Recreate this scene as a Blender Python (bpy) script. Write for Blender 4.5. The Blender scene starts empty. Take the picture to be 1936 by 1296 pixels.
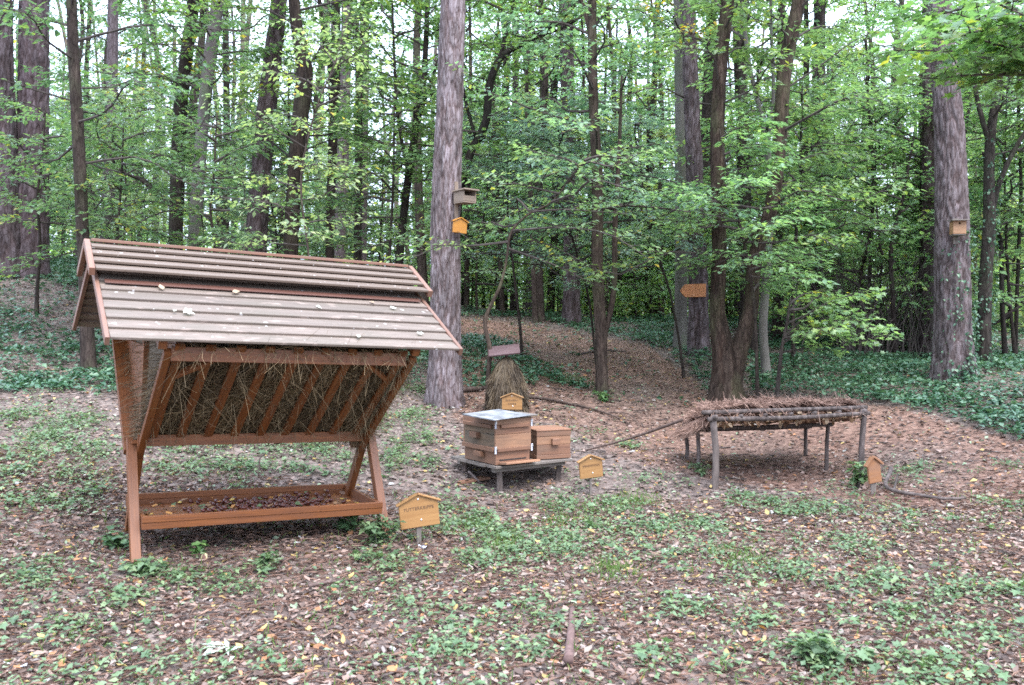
import bpy, math, random, zlib
import numpy as np
from mathutils import Vector, Matrix
rng = np.random.default_rng(7); random.seed(7)
S = bpy.context.scene
C = S.collection
# ------------------------------------------------------------ camera, light
F = 1703.4; PITCH = -0.0182; EYE = 1.6
cam = bpy.data.cameras.new('camera'); co = bpy.data.objects.new('camera', cam); C.objects.link(co)
cam.sensor_width = 36; cam.lens = 36*F/1936; cam.dof.use_dof = True; cam.dof.focus_distance = 10; cam.dof.aperture_fstop = 4.5; cam.clip_start = .05; cam.clip_end = 600
co.location = (0, 0, EYE); co.rotation_euler = (math.pi/2+PITCH, 0, 0)
S.camera = co
SUN_EL = math.radians(60); SUN_AZ = math.radians(150)      # azimuth clockwise from +Y: behind the camera, to the right
w = bpy.data.worlds.new('World'); S.world = w; w.use_nodes = True
nt = w.node_tree
sky = nt.nodes.new('ShaderNodeTexSky'); sky.sky_type = 'NISHITA'; sky.sun_disc = False
sky.sun_elevation = SUN_EL; sky.sun_rotation = SUN_AZ
sky.air_density = 1.0; sky.dust_density = 4.0; sky.ozone_density = 1.0
bg = nt.nodes['Background']; bg.inputs['Strength'].default_value = .12
# overcast: an even bright cloud layer over most of the sky
ctc = nt.nodes.new('ShaderNodeTexCoord'); cno = nt.nodes.new('ShaderNodeTexNoise'); cno.inputs['Scale'].default_value = 2.2; cno.inputs['Detail'].default_value = 6
nt.links.new(ctc.outputs['Generated'], cno.inputs['Vector'])
crp = nt.nodes.new('ShaderNodeValToRGB'); crp.color_ramp.elements[0].position = .3; crp.color_ramp.elements[1].position = .7
crp.color_ramp.elements[0].color = (6.5, 7.8, 10.3, 1); crp.color_ramp.elements[1].color = (8.4, 9.9, 12.4, 1)
nt.links.new(cno.outputs[0], crp.inputs[0])
cmx = nt.nodes.new('ShaderNodeMix'); cmx.data_type = 'RGBA'; cmx.inputs[0].default_value = .8
nt.links.new(sky.outputs[0], cmx.inputs[6]); nt.links.new(crp.outputs[0], cmx.inputs[7])
# an overcast sky is about three times brighter overhead than at the horizon
csp = nt.nodes.new('ShaderNodeSeparateXYZ'); nt.links.new(ctc.outputs['Generated'], csp.inputs[0])
cmr = nt.nodes.new('ShaderNodeMapRange'); cmr.inputs['To Min'].default_value = .55; cmr.inputs['To Max'].default_value = 1.65
nt.links.new(csp.outputs['Z'], cmr.inputs['Value'])
cvm = nt.nodes.new('ShaderNodeVectorMath'); cvm.operation = 'SCALE'; nt.links.new(cmx.outputs[2], cvm.inputs[0]); nt.links.new(cmr.outputs[0], cvm.inputs['Scale'])
nt.links.new(cvm.outputs[0], bg.inputs[0])
sun = bpy.data.lights.new('sun', 'SUN'); sun.energy = 1.3; sun.angle = math.radians(40); sun.color = (1, .98, .95)
so = bpy.data.objects.new('sun', sun); C.objects.link(so)
sd = Vector((math.sin(SUN_AZ)*math.cos(SUN_EL), math.cos(SUN_AZ)*math.cos(SUN_EL), math.sin(SUN_EL)))
so.rotation_euler = sd.to_track_quat('Z', 'Y').to_euler(); so.location = (6, -8, 14)
S.view_settings.view_transform = 'Standard'; S.view_settings.look = 'None'
S.view_settings.exposure = 2.0; S.view_settings.gamma = 1; S.view_settings.use_curve_mapping = False
S.render.engine = 'CYCLES'
cy = S.cycles
cy.max_bounces = 8; cy.diffuse_bounces = 4; cy.glossy_bounces = 2; cy.transmission_bounces = 4; cy.transparent_max_bounces = 4
cy.filter_width = 1.6; cy.use_denoising = False
# ------------------------------------------------------------ pixels <-> world
def ray(px, py):
    zc = -(py-648)/F
    return np.array([(px-968)/F, math.cos(PITCH)-math.sin(PITCH)*zc, math.sin(PITCH)+math.cos(PITCH)*zc])
def at(px, py, d):
    r = ray(px, py); return np.array([0, 0, EYE])+r*(d/r[1])
def proj(p):
    p = np.asarray(p, float); X = p[..., 0]; Y = p[..., 1]; Zz = p[..., 2]-EYE
    yc = Y*math.cos(PITCH)+Zz*math.sin(PITCH); zc = -Y*math.sin(PITCH)+Zz*math.cos(PITCH)
    yc = np.maximum(yc, .01)
    return 968+X/yc*F, 648-zc/yc*F
# ------------------------------------------------------------ terrain heights (thin plate through surveyed points)
CP = [(0,1296,4.1),(968,1296,4.0),(1936,1296,4.0),(0,1080,5.3),(256,1068,5.65),(738,1022,6.4),(968,1090,5.75),(655,990,7.0),(222,1010,6.3),(40,900,7.2),(450,850,8.7),
(943,935,8.3),(1065,925,8.5),(1350,925,8.3),(1632,902,8.8),(1298,868,9.7),(1523,862,9.9),(1200,860,9.2),(1936,1080,5.55),(1900,930,7.8),(1936,830,9.3),
(40,770,9.2),(165,705,11.5),(40,520,16),(130,525,16.5),(300,640,13),(720,790,9.9),(842,766,11.8),(955,772,11.2),(760,700,12.6),(900,622,18.5),(1000,640,17.5),(1138,746,12.3),(1250,692,14.4),(1370,758,12),
(1447,722,13.5),(1320,672,15),(1078,612,20),(1540,625,19),(1803,717,12),(1862,690,13.5),(1752,682,16),(1650,780,10.8)]
WP = [(-25,30,4.2),(-8,30,3.2),(0,32,2.0),(14,30,1.9),(28,30,2.0),(-60,110,6),(0,110,3),(60,110,3),(-60,50,6),(60,50,2.5),(-60,0,2),(60,0,1),(-60,-30,0),(60,-30,0),(0,-30,-.3),(-6,0,.2),(6,0,0),(0,0,0),(-10,8,.9),(10,8,.7),(-16,14,2.2),(16,14,1.1),(0,-10,-.1),(-20,-8,.2),(20,-8,.1)]
TP = np.array([at(*c) for c in CP]+[np.array(q, float) for q in WP])
def _phi(r): return np.where(r > 1e-9, r*r*np.log(np.maximum(r, 1e-9)), 0)
_n = len(TP)
_M = np.zeros((_n+3, _n+3)); _Pm = np.c_[np.ones(_n), TP[:, :2]]
_M[:_n, :_n] = _phi(np.linalg.norm(TP[:, None, :2]-TP[None, :, :2], axis=2))+np.eye(_n)*.6
_M[:_n, _n:] = _Pm; _M[_n:, :_n] = _Pm.T
_W = np.linalg.solve(_M, np.r_[TP[:, 2], 0, 0, 0])
def _vgrid(seed): return np.random.default_rng(seed).random((64, 64))
_VG = [_vgrid(100+i) for i in range(6)]
def vnoise(x, y, scale, k=0):
    g = _VG[k]; x = np.asarray(x)/scale+31.7*k; y = np.asarray(y)/scale+17.3*k
    xi = np.floor(x).astype(int); yi = np.floor(y).astype(int); fx = x-xi; fy = y-yi
    fx = fx*fx*(3-2*fx); fy = fy*fy*(3-2*fy)
    a = g[xi % 64, yi % 64]; b = g[(xi+1) % 64, yi % 64]; c = g[xi % 64, (yi+1) % 64]; d = g[(xi+1) % 64, (yi+1) % 64]
    return a*(1-fx)*(1-fy)+b*fx*(1-fy)+c*(1-fx)*fy+d*fx*fy
def Z(x, y):
    x = np.asarray(x, float); y = np.asarray(y, float); s = x.shape
    x = x.reshape(-1); y = y.reshape(-1); out = np.empty(len(x))
    for i in range(0, len(x), 20000):
        a = x[i:i+20000]; b = y[i:i+20000]
        r = np.sqrt((a[:, None]-TP[None, :, 0])**2+(b[:, None]-TP[None, :, 1])**2)
        out[i:i+20000] = _phi(r)@_W[:-3]+_W[-3]+a*_W[-2]+b*_W[-1]
    out += .035*(vnoise(x, y, .8, 0)-.5)+.02*(vnoise(x, y, .27, 1)-.5)
    return out.reshape(s)
def zz(x, y): return float(Z(np.array([x]), np.array([y]))[0])
def gp(px, py, d0=2.6):
    ds = np.arange(d0, 60, .02); r = ray(px, py)
    P = np.array([0, 0, EYE])[None]+r[None]*(ds/r[1])[:, None]
    k = np.nonzero(P[:, 2] < Z(P[:, 0], P[:, 1]))[0]
    p = P[k[0]] if len(k) else P[-1]
    return np.array([p[0], p[1], zz(p[0], p[1])])
# ------------------------------------------------------------ mesh helpers
class MB:
    """gathers vertices and faces (quads and triangles as arrays, bigger faces in a list) with a material slot and a float 'rnd' per vertex"""
    def __init__(s): s.v = []; s.f = []; s.n = 0; s.r = []; s.x = None
    def add(s, V, faces, mat=0, rnd=None):
        V = np.asarray(V, float); s.v.append(V)
        s.r.append(np.full(len(V), random.random()) if rnd is None else np.broadcast_to(np.asarray(rnd, float), (len(V),)))
        for fa in (faces if isinstance(faces, (list, tuple)) else [faces]):
            fa = np.asarray(fa)
            if fa.ndim == 1: fa = fa[None]
            s.f.append((fa+s.n, mat))
        s.n += len(V)
    def mesh(s, name, mats, smooth=False, col=None):
        me = bpy.data.meshes.new(name)
        V = np.concatenate(s.v); loops = np.concatenate([f.reshape(-1) for f, _ in s.f])
        tot = np.concatenate([np.full(len(f), f.shape[1]) for f, _ in s.f]); mi = np.concatenate([np.full(len(f), m) for f, m in s.f])
        me.vertices.add(len(V)); me.vertices.foreach_set('co', V.astype(np.float32).reshape(-1))
        me.loops.add(len(loops)); me.loops.foreach_set('vertex_index', loops.astype(np.int32))
        me.polygons.add(len(tot)); st = np.r_[0, np.cumsum(tot)[:-1]]
        me.polygons.foreach_set('loop_start', st.astype(np.int32))
        me.polygons.foreach_set('material_index', mi.astype(np.int32))
        me.polygons.foreach_set('use_smooth', np.full(len(tot), bool(smooth)))
        a = me.attributes.new('rnd', 'FLOAT', 'POINT'); a.data.foreach_set('value', np.concatenate(s.r).astype(np.float32))
        if s.x is not None:
            a = me.attributes.new('fissure', 'FLOAT', 'POINT'); a.data.foreach_set('value', np.asarray(s.x, np.float32))
        if col is not None:
            a = me.attributes.new('col', 'FLOAT_COLOR', 'POINT')
            a.data.foreach_set('color', np.c_[col, np.ones(len(col))].astype(np.float32).reshape(-1))
        for m in (mats if isinstance(mats, (list, tuple)) else [mats]): me.materials.append(m)
        me.update(calc_edges=True)
        return me
def link(name, me, parent=None, M=None, color=None):
    o = bpy.data.objects.new(name, me); C.objects.link(o)
    if parent is not None: o.parent = parent
    if M is not None: o.matrix_basis = M
    if color is not None: o.color = (*color, 1)
    return o
def tag(o, label, cat, group=None):
    o['label'] = label; o['category'] = cat
    if group: o['group'] = group
    return o
def empty(name, label, cat, loc=(0, 0, 0), rz=0, group=None, M=None):
    o = bpy.data.objects.new(name, None); C.objects.link(o); o.empty_display_size = .1
    if M is not None: o.matrix_basis = M
    else: o.location = loc; o.rotation_euler = (0, 0, rz)
    return tag(o, label, cat, group)
def frame(p, q, side):
    p = Vector(p); q = Vector(q); x = (q-p).normalized(); s = Vector(side); z = x.cross(s).normalized(); y = z.cross(x)
    M = Matrix((x, y, z)).transposed().to_4x4(); M.translation = (p+q)/2
    return M, (q-p).length
_boxes = {}
def box_mesh(L, w, h, mat, ch=.002, name='beam'):
    k = (round(L, 4), round(w, 4), round(h, 4), mat.name)
    if k in _boxes: return _boxes[k]
    c = min(ch, w*.3, h*.3); a, b = w/2, h/2
    cs = np.array([(-a+c, -b), (a-c, -b), (a, -b+c), (a, b-c), (a-c, b), (-a+c, b), (-a, b-c), (-a, -b+c)])
    V = np.concatenate([np.c_[np.full(8, -L/2), cs], np.c_[np.full(8, L/2), cs]])
    m = MB(); i = np.arange(8); j = (i+1) % 8
    m.add(V, [np.c_[i, j, j+8, i+8], np.arange(7, -1, -1)[None], np.arange(8, 16)[None]])
    me = m.mesh(name, mat); _boxes[k] = me; return me
def beam(name, parent, p, q, w, h, mat, side=(0, 1, 0), ch=.002, label=None):
    """a sawn timber from p to q, w wide along 'side' and h thick"""
    M, L = frame(p, q, side)
    o = link(name, box_mesh(L, w, h, mat, ch, name), parent, M)
    if label: o['label'] = label
    return o
def catmull(P, n):
    P = np.asarray(P, float); k = len(P)
    if k == 2: return P[0]+(P[1]-P[0])*np.linspace(0, 1, n)[:, None]
    t = np.r_[0, np.cumsum(np.linalg.norm(np.diff(P[:, :3], axis=0), axis=1))]; u = np.linspace(0, t[-1], n)
    m = np.gradient(P, t, axis=0); i = np.clip(np.searchsorted(t, u, 'right')-1, 0, k-2)
    h = (t[i+1]-t[i]); s = (u-t[i])/h; s = s[:, None]; h = h[:, None]
    return (2*s**3-3*s**2+1)*P[i]+(s**3-2*s**2+s)*h*m[i]+(-2*s**3+3*s**2)*P[i+1]+(s**3-s**2)*h*m[i+1]
def tube(P, r, seg, rough=0, cap=True, seed=0):
    P = np.asarray(P, float); n = len(P); r = np.broadcast_to(np.asarray(r, float), (n,))
    T = np.gradient(P, axis=0); T /= np.linalg.norm(T, axis=1)[:, None]+1e-12
    a = np.cross(T[0], [0, 0, 1.]) if abs(T[0, 2]) < .9 else np.cross(T[0], [0, 1., 0])
    a /= np.linalg.norm(a); A = np.empty_like(P)
    for i in range(n):
        a = a-T[i]*(a@T[i]); a /= np.linalg.norm(a)+1e-12; A[i] = a
    B = np.cross(T, A); th = np.arange(seg)*2*math.pi/seg
    rr = r[:, None]*np.ones(seg)[None]
    if rough:
        g = np.random.default_rng(seed); rr = rr*(1+rough*(g.random((n, seg))-.5)*2)
    V = P[:, None]+rr[..., None]*(np.cos(th)[None, :, None]*A[:, None]+np.sin(th)[None, :, None]*B[:, None])
    V = V.reshape(-1, 3)
    i = np.arange(n-1)[:, None]*seg; j = np.arange(seg)[None]; j2 = (j+1) % seg
    Q = np.stack([i+j, i+j2, i+seg+j2, i+seg+j], -1).reshape(-1, 4)
    fs = [Q]
    if cap: fs += [np.arange(seg)[::-1][None], (np.arange(seg)+(n-1)*seg)[None]]
    return V, fs
# leaves: template (k,3) along +x, triangles
KITE = (np.array([(0, 0, 0), (.45, -.3, .05), (1, 0, -.05), (.45, .3, .05)]), np.array([(0, 1, 2), (0, 2, 3)]))
LEAF = (np.array([(0, 0, 0), (.35, -.33, .07), (1, 0, -.1), (.35, .33, .07), (.5, 0, 0.)]), np.array([(0, 1, 4), (1, 2, 4), (4, 2, 3), (0, 4, 3)]))
_mp = [(0, 0), (.12, -.12), (.1, -.48), (.38, -.3), (.62, -.5), (.62, -.17), (1, 0), (.62, .17), (.62, .5), (.38, .3), (.1, .48), (.12, .12)]
MAPLE = (np.array([(x, y, .16*abs(y)-.1*x*x) for x, y in _mp]+[(.42, 0, 0)]), np.array([(i, (i+1) % 12, 12) for i in range(12)]))
CURL = (np.array([(0, 0, .02), (.3, -.3, .12), (.75, -.22, .1), (1, 0, .16), (.75, .22, .05), (.3, .32, .16), (.5, 0, 0)]), np.array([(0, 1, 6), (1, 2, 6), (2, 3, 6), (3, 4, 6), (4, 5, 6), (5, 0, 6)]))
STRAW = (np.array([(0, -.5, 0), (.5, -.5, .0), (1, -.3, 0), (1, .3, 0), (.5, .5, .0), (0, .5, 0)]), np.array([(0, 1, 4), (0, 4, 5), (1, 2, 3), (1, 3, 4)]))
def leaves(mb, tpl, pos, az, pitch, roll, size, width=None, mat=0, rnd=None, bend=None):
    T, tri = tpl; n = len(pos); k = len(T)
    if n == 0: return
    size = np.broadcast_to(size, (n,)); width = size if width is None else np.broadcast_to(width, (n,))
    L = np.repeat(T[None], n, 0).copy()
    L[..., 0] *= size[:, None]; L[..., 1] *= width[:, None]; L[..., 2] *= size[:, None]
    if bend is not None: L[..., 2] += np.asarray(bend)[:, None]*(T[None, :, 0]**2)*size[:, None]
    ca, sa = np.cos(az), np.sin(az); cp, sp = np.cos(pitch), np.sin(pitch); cr, sr = np.cos(roll), np.sin(roll)
    x, y, z = L[..., 0], L[..., 1], L[..., 2]
    y, z = y*cr[:, None]-z*sr[:, None], y*sr[:, None]+z*cr[:, None]
    x, z = x*cp[:, None]-z*sp[:, None], x*sp[:, None]+z*cp[:, None]
    x, y = x*ca[:, None]-y*sa[:, None], x*sa[:, None]+y*ca[:, None]
    V = np.stack([x, y, z], -1)+np.asarray(pos)[:, None]
    tr = (np.arange(n)[:, None, None]*k+tri[None]).reshape(-1, 3)
    rnd = rng.random(n) if rnd is None else rnd
    mb.add(V.reshape(-1, 3), tr, mat, np.repeat(rnd, k))
# ------------------------------------------------------------ materials
def mat_new(name):
    m = bpy.data.materials.new(name); m.use_nodes = True
    t = m.node_tree; return m, t, t.nodes['Principled BSDF']
def N(t, typ, **kw):
    n = t.nodes.new(typ)
    for k, v in kw.items():
        if k in n.inputs and not hasattr(n, k): n.inputs[k].default_value = v
        else:
            try: setattr(n, k, v)
            except Exception: n.inputs[k].default_value = v
    return n
def ramp(t, fac, stops):
    r = t.nodes.new('ShaderNodeValToRGB'); e = r.color_ramp.elements
    while len(e) < len(stops): e.new(.5)
    for i, (p, c) in enumerate(stops): e[i].position = p; e[i].color = (*c, 1)
    t.links.new(fac, r.inputs[0]); return r.outputs[0]
def mix(t, a, b, fac, mode='MIX'):
    m = t.nodes.new('ShaderNodeMix'); m.data_type = 'RGBA'; m.blend_type = mode
    for s, v in ((m.inputs[6], a), (m.inputs[7], b), (m.inputs[0], fac)):
        if hasattr(v, 'is_linked') or hasattr(v, 'links'): t.links.new(v, s)
        else: s.default_value = (*v, 1) if isinstance(v, tuple) else v
    return m.outputs[2]
def objcoord(t, scale, rand=True):
    tc = t.nodes.new('ShaderNodeTexCoord'); mp = t.nodes.new('ShaderNodeMapping'); mp.inputs['Scale'].default_value = scale
    t.links.new(tc.outputs['Object'], mp.inputs[0])
    if rand:
        oi = t.nodes.new('ShaderNodeObjectInfo'); mu = t.nodes.new('ShaderNodeMath'); mu.operation = 'MULTIPLY'; mu.inputs[1].default_value = 57
        t.links.new(oi.outputs['Random'], mu.inputs[0]); t.links.new(mu.outputs[0], mp.inputs['Location'])
    return mp.outputs[0]
def noise(t, vec, scale, detail=4, rough=.6):
    n = t.nodes.new('ShaderNodeTexNoise'); n.inputs['Scale'].default_value = scale; n.inputs['Detail'].default_value = detail; n.inputs['Roughness'].default_value = rough
    if vec is not None: t.links.new(vec, n.inputs['Vector'])
    return n.outputs[0]
def bump(t, b, h, strength, dist):
    n = t.nodes.new('ShaderNodeBump'); n.inputs['Strength'].default_value = strength; n.inputs['Distance'].default_value = dist
    t.links.new(h, n.inputs['Height']); t.links.new(n.outputs[0], b.inputs['Normal'])
def wood(name, light, dark, rough=.65, stain=None, stain_amt=.5, spots=None, fleck=None, grain=14):
    """sawn timber, grain along the object's x axis; stain adds weathered patches, fleck small pale droppings and lichen"""
    m, t, b = mat_new(name)
    v = objcoord(t, (.8, grain*1.4, grain*1.4)); g = noise(t, v, 4, 6, .72)
    c = ramp(t, g, [(.32, dark), (.62, light)])
    v2 = objcoord(t, (1.5, 4, 4)); g2 = noise(t, v2, 2.2, 4, .6)
    oi = t.nodes.new('ShaderNodeObjectInfo')
    var = ramp(t, oi.outputs['Random'], [(0, (.78, .78, .78)), (1, (1.12, 1.1, 1.08))])
    c = mix(t, c, var, 1.0, 'MULTIPLY')
    if stain:
        f = ramp(t, g2, [(.42, (0, 0, 0)), (.68, (stain_amt,)*3)]); c = mix(t, c, stain, f)
    if spots:
        f = ramp(t, noise(t, objcoord(t, (3, 9, 9)), 2.4, 3, .5), [(.6, (0, 0, 0)), (.7, (.7, .7, .7))]); c = mix(t, c, spots, f)
    if fleck:
        f = ramp(t, noise(t, objcoord(t, (1, 1, 1)), 22, 2, .5), [(.70, (0, 0, 0)), (.74, (.8, .8, .8))]); c = mix(t, c, fleck, f)
    t.links.new(c, b.inputs['Base Color']); b.inputs['Roughness'].default_value = rough
    bump(t, b, g, .5, .0012)
    return m
def bark(name, a, b_, c_, sx=9, bumpd=.02, lichen=None, lich=.5, cracks=False, tint=True):
    m, t, b = mat_new(name)
    v = objcoord(t, (sx, sx, sx*.22), False); g = noise(t, v, 1.0, 6, .68)
    c = ramp(t, g, [(.3, a), (.5, b_), (.72, c_)])
    at_ = N(t, 'ShaderNodeAttribute'); at_.attribute_name = 'rnd'
    c = mix(t, c, ramp(t, at_.outputs['Fac'], [(0, (.72, .7, .7)), (.5, (1, .96, .95)), (1, (1.25, 1.2, 1.22))]), 1.0, 'MULTIPLY')
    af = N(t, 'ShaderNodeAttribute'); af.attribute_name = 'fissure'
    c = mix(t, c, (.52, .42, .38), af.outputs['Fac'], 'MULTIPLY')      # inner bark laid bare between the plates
    if lichen:
        f = ramp(t, noise(t, objcoord(t, (1, 1, .5), False), 3.2, 5, .6), [(.5, (0, 0, 0)), (.68, (lich,)*3)]); c = mix(t, c, lichen, f)
    if cracks:      # narrow dark furrows between the scales of the bark
        v2 = objcoord(t, (1, 1, .2), False); wn = t.nodes.new('ShaderNodeTexNoise'); wn.inputs['Scale'].default_value = 9; t.links.new(v2, wn.inputs['Vector'])
        ad = t.nodes.new('ShaderNodeVectorMath'); ad.operation = 'MULTIPLY_ADD'; ad.inputs[1].default_value = (.09, .09, .09); t.links.new(wn.outputs['Color'], ad.inputs[0]); t.links.new(v2, ad.inputs[2])
        vo = t.nodes.new('ShaderNodeTexVoronoi'); vo.feature = 'DISTANCE_TO_EDGE'; vo.inputs['Scale'].default_value = 26; t.links.new(ad.outputs[0], vo.inputs['Vector'])
        c = mix(t, c, ramp(t, vo.outputs['Distance'], [(0, (.42, .36, .35)), (.13, (1, 1, 1))]), .85, 'MULTIPLY')
    if tint: oi = t.nodes.new('ShaderNodeObjectInfo'); c = mix(t, c, oi.outputs['Color'], 1.0, 'MULTIPLY')
    t.links.new(c, b.inputs['Base Color']); b.inputs['Roughness'].default_value = .9; b.inputs['Specular IOR Level'].default_value = .2
    bump(t, b, g, .9, bumpd)
    return m
def leafmat(name, stops, trans=.4, rough=.42, yellow=0.0):
    m, t, b = mat_new(name)
    a = N(t, 'ShaderNodeAttribute'); a.attribute_name = 'rnd'
    c = ramp(t, a.outputs['Fac'], stops)
    oi = t.nodes.new('ShaderNodeObjectInfo'); c = mix(t, c, oi.outputs['Color'], 1.0, 'MULTIPLY')
    t.links.new(c, b.inputs['Base Color']); b.inputs['Roughness'].default_value = rough
    b.inputs['Specular IOR Level'].default_value = .5
    tr = t.nodes.new('ShaderNodeBsdfTranslucent'); c2 = mix(t, c, (1.35, 1.5, .9), 1.0, 'MULTIPLY'); t.links.new(c2, tr.inputs[0])
    ms = t.nodes.new('ShaderNodeMixShader'); ms.inputs[0].default_value = trans
    t.links.new(b.outputs[0], ms.inputs[1]); t.links.new(tr.outputs[0], ms.inputs[2]); t.links.new(ms.outputs[0], t.nodes['Material Output'].inputs[0])
    return m
def colmat(name, rough=.7, trans=0, spec=.3):
    """colour comes leaf by leaf from the mesh attribute col"""
    m, t, b = mat_new(name)
    a = N(t, 'ShaderNodeAttribute'); a.attribute_name = 'col'
    t.links.new(a.outputs['Color'], b.inputs['Base Color']); b.inputs['Roughness'].default_value = rough; b.inputs['Specular IOR Level'].default_value = spec
    if trans:
        tr = t.nodes.new('ShaderNodeBsdfTranslucent'); t.links.new(a.outputs['Color'], tr.inputs[0])
        ms = t.nodes.new('ShaderNodeMixShader'); ms.inputs[0].default_value = trans
        t.links.new(b.outputs[0], ms.inputs[1]); t.links.new(tr.outputs[0], ms.inputs[2]); t.links.new(ms.outputs[0], t.nodes['Material Output'].inputs[0])
    return m
def plain(name, col, rough=.5, metal=0, var=.15, scale=20):
    m, t, b = mat_new(name)
    g = noise(t, objcoord(t, (1, 1, 1)), scale, 3)
    c = ramp(t, g, [(.3, tuple(x*(1-var) for x in col)), (.7, tuple(min(1, x*(1+var)) for x in col))])
    t.links.new(c, b.inputs['Base Color']); b.inputs['Roughness'].default_value = rough; b.inputs['Metallic'].default_value = metal
    return m
def strandmat(name, a, b_, c_):
    m, t, b = mat_new(name)
    at_ = N(t, 'ShaderNodeAttribute'); at_.attribute_name = 'rnd'
    c = ramp(t, at_.outputs['Fac'], [(0, a), (.5, b_), (1, c_)])
    t.links.new(c, b.inputs['Base Color']); b.inputs['Roughness'].default_value = .75
    return m
M_FEED = wood('stained_timber', (.185, .058, .012), (.095, .028, .007), .5, (.13, .05, .025), .45)
M_ROOF = wood('weathered_roof_board', (.165, .126, .102), (.1, .074, .058), .75, (.1, .08, .06), .7, spots=(.24, .18, .15), fleck=(.45, .42, .4), grain=10)
M_CAP = wood('weathered_cap_board', (.155, .108, .078), (.1, .067, .048), .7, (.13, .095, .073), .6, fleck=(.55, .5, .46), grain=10)
M_BARGE = wood('barge_timber', (.19, .09, .055), (.13, .058, .035), .6, (.15, .095, .075), .5)
M_SIGN = wood('varnished_pine', (.30, .16, .06), (.235, .115, .04), .4, grain=9)
M_SIGNB = wood('orange_varnished_pine', (.45, .19, .022), (.37, .14, .016), .4, grain=9)
M_ARROW = wood('weathered_orange_pine', (.42, .16, .05), (.30, .10, .03), .5, (.36, .15, .06), .5, grain=9)
M_SIGNR = wood('faded_pine_board', (.28, .125, .05), (.2, .08, .03), .5, (.22, .125, .085), .5, grain=9)
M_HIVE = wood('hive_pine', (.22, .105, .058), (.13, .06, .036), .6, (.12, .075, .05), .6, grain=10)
M_HIVEL = wood('hive_pine_light', (.30, .155, .085), (.19, .09, .05), .6, (.14, .085, .055), .5, grain=10)  # paler copy; the lit tone of the hive fronts is put into colour
M_HIVED = wood('hive_pine_shaded', (.17, .105, .06), (.09, .06, .035), .75, (.07, .06, .045), .8, grain=10)  # darker copy; shade on the tall hive's sides is put into colour
M_GREY = wood('grey_weathered_wood', (.2, .165, .14), (.1, .08, .068), .85, (.06, .055, .05), .5, grain=9)
M_NEST = wood('nest_box_pine', (.22, .165, .125), (.15, .105, .08), .75, grain=10)
M_NESTR = wood('nest_box_larch', (.34, .185, .095), (.25, .125, .06), .6, grain=8)
M_FLASH = wood('red_stained_strip', (.085, .033, .022), (.06, .024, .016), .6)
M_PURP = wood('purple_roof_board', (.095, .05, .052), (.065, .034, .037), .6, (.13, .08, .08), .5)
M_WHITE = plain('white_cover_sheet', (.15, .152, .16), .7, 0, .55, 9)
M_SCREW = plain('screw_steel', (.72, .7, .68), .35, .6, .1, 60)
M_DARK = plain('burnt_lettering', (.1, .05, .025), .8)
M_HOLE = plain('hole_shade', (.02, .016, .014), .9)
M_PAPER = plain('white_paper', (.45, .45, .5), .8, 0, .1, 30)
M_POLE = bark('pole_bark', (.035, .028, .025), (.075, .06, .053), (.17, .14, .125), 22, .006)
M_POLEP = bark('peeled_pole', (.065, .053, .047), (.115, .093, .083), (.18, .15, .133), 22, .005)
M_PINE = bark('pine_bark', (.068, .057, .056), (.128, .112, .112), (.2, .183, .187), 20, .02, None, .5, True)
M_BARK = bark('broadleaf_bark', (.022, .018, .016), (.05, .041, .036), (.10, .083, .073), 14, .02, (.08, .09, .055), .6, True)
M_BEECH = bark('smooth_bark', (.075, .068, .063), (.12, .112, .1), (.17, .16, .145), 4, .004, (.1, .13, .07), .7)
M_TWIG = bark('twig_bark', (.035, .03, .027), (.06, .05, .045), (.1, .085, .075), 10, .004, tint=False)
GRN = [(0, (.07, .12, .065)), (.4, (.112, .182, .092)), (.8, (.165, .24, .095)), (.92, (.17, .22, .055)), (.965, (.32, .28, .05)), (1, (.4, .28, .05))]
M_LEAF = leafmat('broadleaf', GRN, .5, .36)
M_NEED = leafmat('pine_needles', [(0, (.05, .075, .035)), (1, (.10, .12, .06))], .2, .5)
M_COVER = leafmat('ivy_leaves', [(0, (.03, .075, .045)), (.6, (.055, .125, .07)), (1, (.11, .185, .10))], .2, .4)
M_WEED = leafmat('weed_leaves', [(0, (.068, .118, .056)), (.6, (.115, .18, .085)), (1, (.185, .24, .11))], .3, .5)
M_GRASS = leafmat('grass_blades', [(0, (.07, .13, .03)), (1, (.16, .24, .06))], .35, .5)
M_LITTER = colmat('leaf_litter', .7, .12)
M_STRAW = strandmat('hay_straw', (.05, .033, .017), (.14, .095, .046), (.3, .21, .115))
M_HAYB = strandmat('dark_hay', (.04, .027, .014), (.095, .065, .033), (.14, .1, .055))
M_RICK = strandmat('rick_straw', (.025, .016, .009), (.066, .043, .023), (.14, .096, .052))
M_NEEDL = strandmat('dry_needles', (.09, .046, .033), (.19, .105, .074), (.33, .205, .15))
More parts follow.
